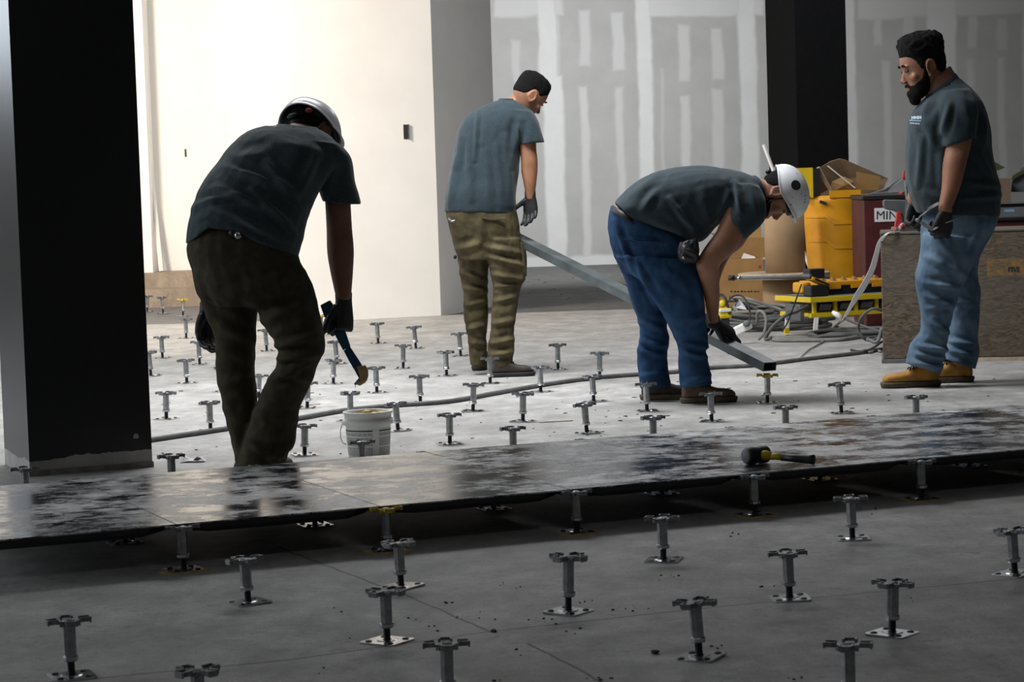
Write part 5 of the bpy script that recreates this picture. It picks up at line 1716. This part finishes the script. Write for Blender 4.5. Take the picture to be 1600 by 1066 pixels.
# ------------------------------------------------------------------ amber barrel with waste cardboard
YA = 17.3
ab = at(1312, 470, YA); ab[2] = 0
ra = (at(1366, 330, YA)[0] - at(1258, 330, YA)[0]) / 2
za = at(1300, 306, YA - ra)[2]
brl = empty('barrel', ab, 'amber plastic barrel filled with waste cardboard', 'barrel')
part('drum', MB().lathe([(ra * .80, 0), (ra * .82, .02), (ra * .93, za * .55), (ra * .97, za * .82), (ra, za * .93), (ra * 1.03, za * .95), (ra * 1.04, za), (ra * .98, za), (ra * .94, za * .93), (ra * .78, .04)], ab, 48), MAT['amber'], brl, True)
# moulded stepped grip bands on the front
for zc, name in ((za * .80, 'grip_band'), (za * .60, 'grip_band')):
    prof_a = []
    mb = MB()
    n = 22
    vsx = []
    for i in range(n + 1):
        a = math.radians(-165 + 150 * i / n)
        step = .03 if i < 7 else (.03 - .05 * (i - 7) / 2 if i < 9 else -.02)
        rr_ = ra * (.93 + .04 * (zc / za - .55) / .27) + .004
        for dz in (-.012, .012):
            vsx.append((ab[0] + rr_ * math.cos(a), ab[1] + rr_ * math.sin(a), zc + step + dz))
    fsx = [(2 * i, 2 * i + 2, 2 * i + 3, 2 * i + 1) for i in range(n)]
    o = part(name, MB().add(vsx, fsx), MAT['amber'], brl)
    so = o.modifiers.new('t', 'SOLIDIFY'); so.thickness = .010; so.offset = 0
# rim lip pieces that rise at the right
part('rim_lug', MB().cbox((ab[0] + .02, ab[1] - ra * 1.03, za + .012), (.22, .03, .05)), MAT['amber'], brl)
pd = at(1378, 352, YA - ra - .01)
sk = at(1342, 353, YA - ra * .85)
rs = ra * .965
sa_ = math.asin((sk[0] - ab[0]) / rs)
for nm, w_, h_, d_, mt_2, dz_ in (('sticker', .085, .060, .006, 'paper', 0), ('sticker_mark', .024, .022, .0085, 'print_dark', .008), ('sticker_text', .050, .008, .0085, 'print_dark', -.016)):
    q_ = np.array([ab[0] + (rs + d_ / 2) * math.sin(sa_), ab[1] - (rs + d_ / 2) * math.cos(sa_), sk[2] + dz_])
    part(nm, MB().cbox(q_, (w_, .012 + d_, h_), rotz(sa_)), MAT[mt_2], brl)
part('handle_slot', MB().cbox(at(1286, 317, YA - ra * .99), (.05, .02, .022), Matrix.Rotation(.4, 3, 'Y')), MAT['print_dark'], brl)


def sheet(name, poly, Y, mat, label, cat, thick=.006, bow=0.0, dy=None):
    """thin board whose outline is given by picture points, each at its own depth"""
    P = [at(x, y, Y + (dy[i] if dy else 0)) for i, (x, y) in enumerate(poly)]
    c = np.mean(P, 0)
    v = [tuple(q) for q in P] + [tuple(c + np.array([0, bow, 0]))]
    n = len(P)
    f = [(i, (i + 1) % n, n) for i in range(n)]
    o = solo(name, MB().add(v, f), mat, label, cat)
    so = o.modifiers.new('t', 'SOLIDIFY'); so.thickness = thick; so.offset = 0
    return o


sheet('waste_cardboard', [(1277, 306), (1281, 262), (1298, 252), (1312, 248), (1321, 250), (1388, 279), (1378, 298), (1360, 302), (1330, 304)], YA + .02, MAT['cardboard_grey'], 'curved brown cardboard sheet rising from the amber barrel', 'cardboard', .006, .07)
sheet('carton_flap', [(1338, 268), (1376, 276), (1372, 297), (1338, 297)], YA - .10, MAT['cardboard'], 'printed carton flap at the right of the barrel\'s waste', 'cardboard')
pmk = at(1349, 284, YA - .115)
sheet('crumpled_carton', [(1294, 304), (1300, 284), (1318, 276), (1334, 284), (1336, 304)], YA - .05, MAT['cardboard'], 'crumpled brown carton inside the barrel\'s mouth', 'cardboard', .006, -.06)
a, b_ = at(1278, 262, YA - .16), at(1304, 309, YA - .10)
solo('lath', MB().tube([a, b_], .016, 4), MAT['wood'], 'pale wooden lath leaning out of the barrel\'s left side', 'lath')
a, b_ = at(1293, 259, YA - .13), at(1336, 294, YA - .13)
solo('thin_rod', MB().tube([a, b_], .004, 5), MAT['white'], 'thin pale rod crossing the cardboard in the barrel', 'rod')
# yellow and black packaging box at the barrel's left rim
yb = empty('packaging_box', at(1270, 309, YA - .2), 'yellow and black packaging box at the barrel\'s left rim', 'box')
pa, pb = at(1240, 308, YA - .20), at(1267.5, 262, YA - .20)
part('carton_body', MB().box((pa[0], YA - .20, pa[2]), (pb[0], YA - .08, pb[2])), MAT['yellow'], yb)
pa, pb = at(1270, 307, YA - .21), at(1281, 263, YA - .21)
part('black_side', MB().box((pa[0], YA - .205, pa[2]), (pb[0], YA - .085, pb[2])), MAT['black'], yb)
pa, pb = at(1267.5, 309, YA - .21), at(1270, 262, YA - .21)
part('yellow_edge', MB().box((pa[0], YA - .207, pa[2]), (pb[0], YA - .08, pb[2])), MAT['yellow'], yb)
pa, pb = at(1254, 312.5, YA - .30), at(1302, 309, YA - .30)
a, b_ = at(1193, 226, 17.95), at(1290, 480, 17.75)
b_[2] = .01
solo('white_lath', MB().tube([a, b_], .013, 4), MAT['paper'], 'white lath leaning up behind the second helmet', 'lath')

# ------------------------------------------------------------------ oxblood bins
def text_mesh(s, size, ext=.001):
    cu = bpy.data.curves.new('text', 'FONT')
    cu.body = s; cu.size = size; cu.extrude = ext; cu.align_x = 'LEFT'
    ob = bpy.data.objects.new('text', cu); COL.objects.link(ob)
    dg = bpy.context.evaluated_depsgraph_get(); dg.update()
    me = bpy.data.meshes.new_from_object(ob.evaluated_get(dg))
    bpy.data.objects.remove(ob); bpy.data.curves.remove(cu)
    return me


YR = 16.0
pa, pb = at(1353, 520, YR), at(1462, 309, YR)
rb_ = empty('site_chest', ((pa[0] + pb[0]) / 2, YR, 0), 'oxblood metal site chest marked MIN behind the bearded man', 'chest')
part('body', MB().box((pa[0], YR, 0), (pb[0], YR + .55, pb[2])), MAT['bin_red'], rb_, bevel=.01)
part('lid', MB().box((pa[0] - .008, YR - .012, pb[2]), (pb[0] + .008, YR + .56, pb[2] + .030)), MAT['black'], rb_, bevel=.008)
pa2, pb2 = at(1366.5, 347, YR), at(1408, 324, YR)
part('sign', MB().box((pa2[0], YR - .006, pa2[2]), (pb2[0], YR, pb2[2])), MAT['paper'], rb_, label='white sign lettered MIN')
tm = text_mesh('MIN', .082)
tp = at(1368.2, 343.0, YR)
tm.transform(Matrix.Translation(Vector((tp[0], YR - .007, tp[2]))) @ Matrix.Rotation(math.pi / 2, 4, 'X') @ Matrix.Rotation(-.02, 4, 'Z'))
part('lettering', tm, MAT['print_dark'], rb_)
sheet('slate_offcut', [(1354, 304), (1420, 300), (1428, 268), (1412, 277), (1384, 297)], YR + .25, MAT['slate'], 'dark slanted sheet lying on the site chest\'s lid', 'sheet', .012, 0, [0, 0, .1, .1, 0])
for (x, y, lab) in ((1408.5, 306, 'red crumpled wrapper on the site chest lid'),):
    c = at(x, y, YR + .05)
    c[2] = pb[2] + .03
    solo('wrapper', chunk(c, .028, 21), MAT['red'], lab, 'wrapper')

YS = 14.2
pa, pb = at(1478, 500, YS), at(1640, 343, YS)
r2 = empty('steel_trough', ((pa[0] + pb[0]) / 2, YS, 0), 'dark red steel trough behind the crate at the right edge', 'trough')
part('body', MB().box((pa[0], YS, 0), (pb[0], YS + .5, pb[2])), MAT['bin_red'], r2, bevel=.008)
part('rim', MB().box((pa[0] - .01, YS - .015, pb[2]), (pb[0] + .01, YS + .51, pb[2] + .022)), MAT['black'], r2, bevel=.006)
zr = pb[2] + .022
pa, pb = at(1500, 331, YS + .05), at(1640, 318, YS + .05)
ch_ = empty('steel_channel', ((pa[0] + pb[0]) / 2, YS + .1, zr), 'pale steel channel resting on the trough beside the bearded man', 'channel')
hch = .055
part('web', MB().box((pa[0], YS + .05, zr), (pb[0], YS + .056, zr + hch)), MAT['slate'], ch_)
part('flange', MB().box((pa[0], YS + .056, zr), (pb[0], YS + .12, zr + .006)), MAT['steel'], ch_)
part('flange', MB().box((pa[0], YS + .056, zr + hch - .006), (pb[0], YS + .12, zr + hch)), MAT['steel'], ch_)
pq = at(1577, 321, YS + .05)
part('marking', MB().box((pq[0] - .03, YS + .048, zr + .028), (pq[0] + .03, YS + .05, zr + .045)), MAT['print_blue'], ch_)
zc = zr + hch
tr_ = empty('black_tray', (pa[0] + .5, YS + .3, zr), 'black tray of parts on the trough behind the channel', 'tray')
part('pan', MB().box((pa[0], YS + .14, zr), (pb[0], YS + .48, zr + .075)), MAT['black'], tr_, bevel=.006)
part('lip', MB().box((pa[0] - .005, YS + .13, zr + .075), (pb[0] + .005, YS + .145, zr + .082)), MAT['slate'], tr_)
zt2 = zr + .075
pa, pb = at(1548, 306, YS + .2), at(1579, 279, YS + .2)
ob_ = empty('open_box', ((pa[0] + pb[0]) / 2, YS + .25, zt2), 'small dark open box on the tray by the bearded man\'s back', 'box')
for nm, lo, hi in (('front_side', (pa[0], YS + .20, zt2), (pb[0], YS + .206, pb[2])), ('back_side', (pa[0], YS + .32, zt2), (pb[0], YS + .326, pb[2])),
                   ('left_side', (pa[0], YS + .206, zt2), (pa[0] + .006, YS + .32, pb[2])), ('right_side', (pb[0] - .006, YS + .206, zt2), (pb[0], YS + .32, pb[2]))):
    part(nm, MB().box(lo, hi), MAT['cardboard_grey'] if nm == 'front_side' else MAT['black'], ob_)
sheet('grey_board', [(1580, 300), (1640, 300), (1640, 248), (1596, 262), (1581, 284)], YS + .28, MAT['slate'], 'grey board leaning in the tray at the right frame edge', 'board', .012)
sheet('olive_packing', [(1580, 282), (1604, 268), (1604, 262), (1582, 274)], YS + .26, MAT['moss'], 'olive packing strip on the grey board', 'packing', .02)
sheet('olive_wrap', [(1549, 268), (1552, 252), (1570, 262), (1560, 266)], YS + .31, MAT['moss'], 'olive wrapping tuft just behind the bearded man\'s elbow', 'packing', .02)

# ------------------------------------------------------------------ crate faced with strand board
def osb_mat():
    m, nt, b = newmat('strand_board')
    vec = coords(nt)
    v1 = nt.nodes.new('ShaderNodeTexVoronoi'); v1.inputs['Scale'].default_value = 95
    mp = nt.nodes.new('ShaderNodeMapping'); mp.inputs['Scale'].default_value = (.35, 1, 1.3); mp.inputs['Rotation'].default_value = (0, .5, 0)
    wp = nt.nodes.new('ShaderNodeTexNoise'); wp.inputs['Scale'].default_value = 6
    nt.links.new(vec, wp.inputs['Vector'])
    ad = nt.nodes.new('ShaderNodeVectorMath'); ad.operation = 'MULTIPLY_ADD'; ad.inputs[1].default_value = (.09, .09, .09)
    nt.links.new(wp.outputs['Color'], ad.inputs[0]); nt.links.new(vec, ad.inputs[2])
    nt.links.new(ad.outputs[0], mp.inputs['Vector']); nt.links.new(mp.outputs[0], v1.inputs['Vector'])
    rgb = nt.nodes.new('ShaderNodeSeparateColor'); nt.links.new(v1.outputs['Color'], rgb.inputs[0])
    col = mix_col(nt, rgb.outputs[0], (.045, .033, .022), (.15, .11, .072))
    dust = noise_f(nt, vec, 2.6, 5, .6, .42, .62)
    col = mix_col(nt, math_n(nt, 'MULTIPLY', dust, .6), col, (.11, .096, .078))
    sp = nt.nodes.new('ShaderNodeSeparateXYZ'); nt.links.new(vec, sp.inputs[0])
    zz = math_n(nt, 'ABSOLUTE', math_n(nt, 'SUBTRACT', sp.outputs[2], .505))
    band = math_n(nt, 'MULTIPLY', math_n(nt, 'LESS_THAN', zz, .045), math_n(nt, 'GREATER_THAN', sp.outputs[0], .12))
    spr = math_n(nt, 'MULTIPLY', band, noise_f(nt, vec, 22, 4, .6, .38, .6))
    o2 = noise_f(nt, vec, 3.4, 3, .6, .60, .70)
    spr = math_n(nt, 'MAXIMUM', spr, math_n(nt, 'MULTIPLY', o2, .5))
    col = mix_col(nt, math_n(nt, 'MULTIPLY', spr, .75), col, (.30, .15, .018))
    nt.links.new(col, b.inputs['Base Color']); b.inputs['Roughness'].default_value = .7
    bump(nt, b, rgb.outputs[0], .25, .004)
    return m


MAT['osb'] = osb_mat()
cl0 = gnd(1380, 568); cr0 = gnd(1640, 563)
zo = at(1400, 363, cl0[1])[2]
cx = (cl0 + cr0) / 2
ang = math.atan2(cr0[1] - cl0[1], cr0[0] - cl0[0])
Lc = np.linalg.norm(cr0 - cl0)
crt = empty('crate', (cx[0], cx[1], 0), 'large crate faced with dusty strand board behind the bearded man', 'crate')
crt.rotation_euler = (0, 0, ang)
lc_ = Lc / 2
part('front_board', MB().box((-lc_, 0, .022), (lc_, .016, zo - .012)), MAT['osb'], crt, local=True, bevel=.006)
part('side_board', MB().box((-lc_, .016, .022), (-lc_ + .016, .62, zo - .012)), MAT['osb'], crt, local=True)
part('back_board', MB().box((-lc_ + .016, .604, .022), (lc_, .62, zo - .012)), MAT['osb'], crt, local=True)
part('top_board', MB().box((-lc_ - .004, -.004, zo - .012), (lc_, .624, zo)), MAT['osb'], crt, local=True, bevel=.004)
part('skid', MB().box((-lc_ - .008, -.012, 0), (-lc_ + .18, .62, .022)), MAT['concrete_far'], crt, local=True, bevel=.003)
part('skid', MB().box((lc_ - .4, .0, 0), (lc_, .62, .022)), MAT['wood'], crt, local=True)
tm = text_mesh('ms', .055)
pt_ = at(1577, 425, cr0[1])
tm.transform(Matrix.Translation(Vector(((pt_[0] - cx[0]), -.002, pt_[2]))) @ Matrix.Rotation(math.pi / 2, 4, 'X'))
part('stencil', tm, MAT['print_dark'], crt, local=True)

# bench saw clamped on the crate
yv = cl0[1] + .2
vs_ = at(1412, 360, yv)
sw = empty('chop_saw', (vs_[0], yv, zo), 'grey and red chop saw standing on the crate\'s left end', 'saw')


def px_prism(poly, Y, depth):
    P = [at(x, y, Y) for x, y in poly]
    n = len(P)
    v = [tuple(p) for p in P] + [tuple(p + np.array([0, depth, 0])) for p in P]
    f = [tuple(range(n)), tuple(range(2 * n - 1, n - 1, -1))] + [(i, (i + 1) % n, n + (i + 1) % n, n + i) for i in range(n)]
    return MB().add(v, f)


part('arm', px_prism([(1380.5, 314), (1383, 312), (1430, 313), (1434, 330), (1424, 352), (1412, 352), (1409, 336), (1398, 330), (1384, 327), (1381, 322)], yv, .05), MAT['grey_plastic'], sw, bevel=.006)
part('post', px_prism([(1402, 331), (1408, 331), (1409.5, 350), (1404, 364), (1397, 365)], yv - .02, .04), MAT['red'], sw, bevel=.003)
part('handle', px_prism([(1412, 266), (1414, 266), (1416, 279), (1410, 281)], yv + .1, .03), MAT['red'], sw, bevel=.003)
part('mast', MB().tube([at(1414, 278, yv + .115), at(1418, 320, yv + .06)], .008, 8), MAT['grey_plastic'], sw)
part('base', MB().box((vs_[0] - .05, yv - .03, zo), (vs_[0] + .10, yv + .12, zo + .022)), MAT['steel'], sw, bevel=.004)
part('fence', px_prism([(1404, 360), (1413, 354), (1432, 356), (1445, 359), (1445, 364), (1404, 365)], yv - .05, .03), MAT['steel_bright'], sw, bevel=.002)
part('guard', MB().ellipsoid(at(1412, 356, yv - .03), (.03, .02, .03)), MAT['steel'], sw, True)
part('knob', MB().ellipsoid(at(1410, 354, yv - .06), (.012, .012, .014)), MAT['red'], sw, True)

# white strap hanging from the crate to the floor
st = [(1404, 363, 12.96), (1388, 365, 12.94), (1376, 377, 12.98), (1370, 398, 13.1), (1364, 420, 13.3), (1352, 445, 13.6), (1340, 464, 13.8), (1326, 486, 14.0), (1318, 500, 14.1)]
P = catmull([at(x, y, Y) for x, y, Y in st], 5)
P2 = [gnd(1308, 509), gnd(1296, 520), gnd(1288, 534), gnd(1274, 543), gnd(1262, 550), gnd(1250, 562)]
for q in P2: q[2] = .008
P2 = catmull(P2, 5)
ws = empty('white_strap', P2[0], 'white strap trailing from the crate down to the floor', 'strap')
n = len(P)
wd = np.interp(np.linspace(0, 1, n), [0, .15, .35, .55, .7, .85, 1], [.008, .012, .016, .022, .030, .014, .008])
vv, ff = [], []
for i in range(n):
    vv += [P[i] + np.array([-wd[i], 0, 0]), P[i] + np.array([wd[i] * .6, -.01, wd[i] * .3])]
ff = [(2 * i, 2 * i + 2, 2 * i + 3, 2 * i + 1) for i in range(n - 1)]
o = part('strap', MB().add(vv, ff), MAT['paper'], ws)
o.modifiers.new('t', 'SOLIDIFY').thickness = .003
part('cord', MB().tube(np.concatenate([P[-3:], P2]), np.linspace(.008, .003, len(P2) + 3), 6), MAT['cable_pale'], ws, True)

# ------------------------------------------------------------------ yellow power distribution box
pc0 = gnd(1268, 528)
Yd = pc0[1]
u1 = np.array([.90, .42, 0]); u1 /= np.linalg.norm(u1)
u2 = np.array([-.42, .90, 0]); u2 /= np.linalg.norm(u2)
ztop = at(1270, 464, Yd)[2]
dist = empty('power_box', (pc0[0], pc0[1], 0), 'yellow power distribution box on legs beside the cable heap', 'power box')
m4 = Matrix((u1, u2, np.array([0, 0, 1.0]))).transposed().to_4x4(); m4.translation = Vector((pc0[0], pc0[1], 0))
Lx, Ly = .66, .40
part('top_plate', MB().box((-.02, -.03, ztop - .036), (Lx, Ly, ztop - .002), m4), MAT['yellow'], dist, bevel=.004)
part('top_mat', MB().box((-.012, -.022, ztop - .002), (Lx - .008, Ly - .008, ztop), m4), MAT['slate'], dist)
zb = ztop - .105
part('core', MB().box((.06, .06, zb + .01), (Lx - .06, Ly - .06, ztop - .036), m4), MAT['black'], dist)
for x in (.02, .175, .33, .485, .62):
    part('post', MB().box((x, .0, zb), (x + .022, .022, ztop - .036), m4), MAT['yellow'], dist)
part('rail', MB().box((.0, -.002, zb - .028), (Lx - .02, .03, zb), m4), MAT['yellow'], dist, bevel=.003)
part('rail', MB().box((.0, Ly - .06, zb - .028), (Lx - .02, Ly - .03, zb), m4), MAT['yellow'], dist)
part('rail', MB().box((.0, .03, zb - .02), (.03, Ly - .06, zb), m4), MAT['yellow'], dist)
for x in (.052, .207, .362, .515):
    oc = part('outlet', MB().box((x, .012, zb + .006), (x + .112, .05, ztop - .046), m4), MAT['black'], dist, bevel=.004)
    Rm = m4 @ Matrix.Translation((x + .056, .002, zb + .036)) @ Matrix.Rotation(.5, 4, 'X')
    part('flap', MB().box((-.042, -.006, -.022), (.042, .004, .022), Rm), MAT['grey_plastic'], oc, bevel=.003)
# side inlet
si = part('inlet', MB().box((-.03, .08, zb - .05), (.0, .26, ztop - .05), m4), MAT['grey_plastic'], dist, bevel=.006)
part('flap', MB().box((-.045, .10, zb + .01), (-.03, .22, zb + .035), m4), MAT['slate'], si, bevel=.003)
for (x, y, sx) in ((.03, .0, 0), (.03, Ly - .06, 0), (Lx - .06, .0, 0), (Lx - .06, Ly - .06, 0)):
    lg = MB()
    pts = [(x + .012, y, zb - .02), (x - .01, y - .02, .06), (x - .018, y - .03, .012), (x - .018, y - .04, .006)]
    wpts = [np.array(m4 @ Vector(q)) for q in pts]
    R_ = []
    for i, q in enumerate(wpts):
        R_.append([q + u1 * .016, q + u1 * .016 + u2 * .006, q - u1 * .016 + u2 * .006, q - u1 * .016])
    lgo = part('leg', MB().rings(np.array(R_)), MAT['white'], dist)
    q = wpts[2]
    part('foot', MB().rings(np.array([[q + u1 * .017 + np.array([0, 0, z]) - u2 * .002, q + u1 * .017 + u2 * .010 + np.array([0, 0, z]), q - u1 * .017 + u2 * .010 + np.array([0, 0, z]), q - u1 * .017 - u2 * .002 + np.array([0, 0, z])] for z in (-.011, .035)])), MAT['yellow'], lgo)

# parts organiser on it: amber lid with raised latches, black base
def dl(x, y, z): return tuple(m4 @ Vector((x, y, z)))


og = empty('organiser', dl(.36, .18, ztop), 'black organiser case with amber lid on the power box', 'case')
part('base', MB().box((.16, .10, ztop), (Lx - .02, Ly - .03, ztop + .055), m4), MAT['black'], og, bevel=.006)
part('lid', MB().box((.15, .09, ztop + .055), (Lx - .01, Ly - .02, ztop + .085), m4), MAT['amber'], og, bevel=.008)
for x in (.20, .36, .52):
    part('lid_skirt', MB().box((x, .086, ztop + .035), (x + .085, .094, ztop + .06), m4), MAT['amber'], og, bevel=.003)
for i in range(6):
    x = .165 + i * .080
    part('latch', MB().add([dl(x, .12, ztop + .085), dl(x + .034, .12, ztop + .085), dl(x + .034, .16, ztop + .085), dl(x, .16, ztop + .085), dl(x + .006, .13, ztop + .11), dl(x + .016, .13, ztop + .108), dl(x + .016, .15, ztop + .108), dl(x + .006, .15, ztop + .11)],
                           [(0, 3, 2, 1), (4, 5, 6, 7), (0, 1, 5, 4), (1, 2, 6, 5), (2, 3, 7, 6), (3, 0, 4, 7)]), MAT['cardboard'], og)
# charger with battery
cg = empty('charger', dl(.03, .05, ztop), 'black and amber battery charger with battery on the power box', 'charger')
part('base', MB().box((-.005, -.015, ztop), (.13, .08, ztop + .070), m4), MAT['black'], cg, bevel=.010)
part('shroud', MB().box((-.012, .08, ztop + .02), (.06, .20, ztop + .088), m4), MAT['amber'], cg, bevel=.014)
m5 = m4 @ Matrix.Translation((.075, .02, ztop + .092)) @ Matrix.Rotation(.38, 4, 'Y')
part('slide', MB().box((-.07, -.03, -.010), (.075, .05, .012), m5), MAT['amber'], cg, bevel=.005)
part('slide_rib', MB().box((-.05, -.036, -.005), (.06, -.029, .007), m5), MAT['black'], cg)
bt = part('battery', MB().box((-.002, .0, ztop + .112), (.112, .085, ztop + .176), m4), MAT['black'], cg, bevel=.008)
part('battery_band', MB().box((-.006, -.003, ztop + .125), (.010, .088, ztop + .145), m4), MAT['slate'], bt)

# ------------------------------------------------------------------ cables
def cord(pts, r, name, mat, label, sub=8, thing='cable', root=None):
    P = []
    for q in pts:
        if len(q) == 2:
            g_ = gnd(*q); g_[2] = r
        else:
            g_ = at(*q)
            g_[2] = max(g_[2], r)
        P.append(g_)
    C = catmull(P, sub); C[:, 2] = np.maximum(C[:, 2], r)
    return solo(name, MB().tube(C, r, 8), mat, label, thing, smooth=True)


def coil(c, rx, ry, turns, h, r, seed, jit=.06, tail=None):
    rr = random.Random(seed)
    n = int(turns * 22)
    out = []
    ph = rr.uniform(0, 6)
    for i in range(n):
        t = i / n
        a = ph + 2 * math.pi * turns * t
        k = 1 + jit * math.sin(2.3 * a + seed) + jit * .8 * math.sin(.37 * a + 2 * seed)
        out.append((c[0] + rx * k * math.cos(a) + .03 * math.sin(a * .31 + seed), c[1] + ry * k * math.sin(a), r + h * (.5 + .5 * math.sin(a * .83 + seed)) * (.25 + .75 * t) + r * 1.5 * (i % 44 > 22)))
    if tail is not None:
        out += [tuple(q) for q in tail]
    P = np.array(out); P[:, 2] = np.maximum(P[:, 2], r)
    return MB().tube(P, r, 7)


hc_ = gnd(1190, 515)
solo('cable', coil(hc_ + np.array([-.02, .03, 0]), .30, .26, 9, .12, .0125, 1), MAT['cable'], 'dark grey cable heaped widest beside the crouching man\'s glove', 'cable', 'tangled cables in the heap', smooth=True)
solo('cable', coil(hc_ + np.array([-.05, .03, .02]), .24, .22, 8, .17, .0115, 2), MAT['cable_pale'], 'dusty pale cable looped through the top of the heap', 'cable', 'tangled cables in the heap', smooth=True)
solo('cable', coil(hc_ + np.array([.10, -.06, 0]), .32, .15, 7, .06, .0115, 3), MAT['cable'], 'grey cable coiled flat at the near side of the heap', 'cable', 'tangled cables in the heap', smooth=True)
solo('cable', coil(hc_ + np.array([-.02, 0, .02]), .17, .18, 6, .22, .0095, 4), MAT['cable_pale'], 'thin pale cable in tight upright loops on the heap', 'cable', 'tangled cables in the heap', smooth=True)
solo('cable', coil(gnd(1325, 528), .24, .14, 5, .03, .010, 5), MAT['cable'], 'grey cable coiled flat under the power box', 'cable', 'tangled cables in the heap', smooth=True)
cord([(1205, 528, 14.9), (1196, 530, 14.95), (1206, 512, 14.9), (1226, 494, 14.9), (1244, 487, 15.0), (1262, 478, 15.1)], .011, 'cable', MAT['cable'], 'grey cable arching from the floor into the power box inlet')
cord([(1183, 505, 14.7), (1184, 488, 14.65), (1192, 488, 14.62), (1197, 500, 14.6), (1194, 520, 14.6), (1186, 530, 14.65)], .0095, 'cable', MAT['cable_pale'], 'pale cable standing in a narrow loop on the heap')
cord([(1252, 445, 15.0), (1246, 462, 14.86), (1238, 485, 14.9), (1230, 505, 15.0), (1222, 518, 15.1)], .005, 'charger_lead', MAT['black'], 'thin black lead hanging from the charger', thing='lead')
cord([(1207, 531), (1215, 535), (1260, 535), (1310, 534), (1345, 529), (1360, 525)], .0125, 'cable', MAT['cable_pale'], 'thick pale cable lying in front of the power box legs')
cord([(1378, 485, 13.6), (1362, 483, 13.6), (1346, 496, 13.65), (1341, 514, 13.7), (1350, 529, 13.7), (1362, 532, 13.75), (1376, 526, 13.8)], .0085, 'cable', MAT['cable'], 'grey cable in a big ring beside the crate')
cord([(1318, 497, 14.3), (1336, 505, 14.25), (1356, 512, 14.2), (1378, 519, 14.1)], .008, 'cable', MAT['cable'], 'grey cord with pale plug running behind the crate')
pl2 = at(1310, 493, 14.3)
solo('plug', MB().tube([at(1301, 488, 14.32), at(1308, 492, 14.3), at(1316, 498, 14.3)], [.011, .018, .014], 8), MAT['white'], 'pale plug dangling in front of the power box', 'plug', smooth=True)
cord([(1124, 461, 15.4), (1131, 463, 15.35), (1136, 476, 15.3), (1140, 490, 15.25)], .010, 'cable', MAT['black'], 'black cable bowing up behind the crouching man\'s forearm')
cord([(1139, 468, 15.3), (1148, 462, 15.3), (1160, 463, 15.28), (1168, 475, 15.25), (1172, 490, 15.2), (1170, 502, 15.1)], .006, 'cable', MAT['black'], 'thin black cord arching over the heap before the carton')
cord([(1330, 557, 13.9), (1345, 549, 13.7), (1362, 545, 13.6), (1378, 534, 13.5)], .007, 'cable', MAT['black'], 'black cord crumpled at the crate\'s left foot')
cord([(1345, 553), (1352, 549), (1360, 553), (1368, 549), (1376, 552)], .008, 'cable', MAT['cable_pale'], 'pale cable bunched at the crate\'s left foot')
hk = [at(1355, 530, 13.55), at(1368, 535, 13.5), at(1374, 528, 13.5), at(1378, 512, 13.5)]
solo('bent_pipe', MB().tube(catmull(hk, 4), .011, 8), MAT['slate'], 'short bent grey pipe at the crate\'s left edge', 'pipe', smooth=True)
# white adaptor and paper in the heap
ap = at(1157, 514, 14.72)
ad_ = empty('adaptor', ap - np.array([0, 0, .04]), 'white adaptor lying on the cable heap', 'adaptor')
part('body', MB().cbox(ap, (.14, .06, .05), Matrix.Rotation(-.42, 3, 'Y')), MAT['white'], ad_, bevel=.008)
part('socket', MB().tube([at(1166, 506, 14.68), at(1168, 505, 14.64)], [.022, .020], 12), MAT['slate'], ad_, True)
sheet('paper_scrap', [(1149, 481), (1155, 468), (1159, 472), (1167, 484), (1158, 483)], 15.2, MAT['paper'], 'white pointed paper scrap behind the cable heap', 'paper', .002, .02)
# yellow hand tool left of the heap
yp = gnd(1132, 512)
yt = empty('yellow_tool', (yp[0], 15.3, 0), 'yellow hand tool behind the crouching man\'s forearm', 'tool')
zt_ = at(1132, 482, 15.3)[2]
part('body', MB().cbox(at(1132, 489, 15.3), (.085, .09, .07), rotz(.2)), MAT['yellow'], yt, bevel=.018)
part('band', MB().cbox(at(1131, 485, 15.28), (.075, .075, .018), rotz(.2)), MAT['paper'], yt, bevel=.004)
part('cap', MB().ellipsoid(at(1128.5, 474.5, 15.3), (.022, .022, .024)), MAT['yellow'], yt, True)
part('stem', MB().tube([at(1128.5, 476, 15.3), at(1129, 485, 15.3)], .012, 8), MAT['black'], yt)
part('stand', MB().box((at(1126, 500, 15.3)[0], 15.27, 0), (at(1139, 500, 15.3)[0], 15.34, at(1132, 495, 15.3)[2])), MAT['black'], yt, bevel=.006)
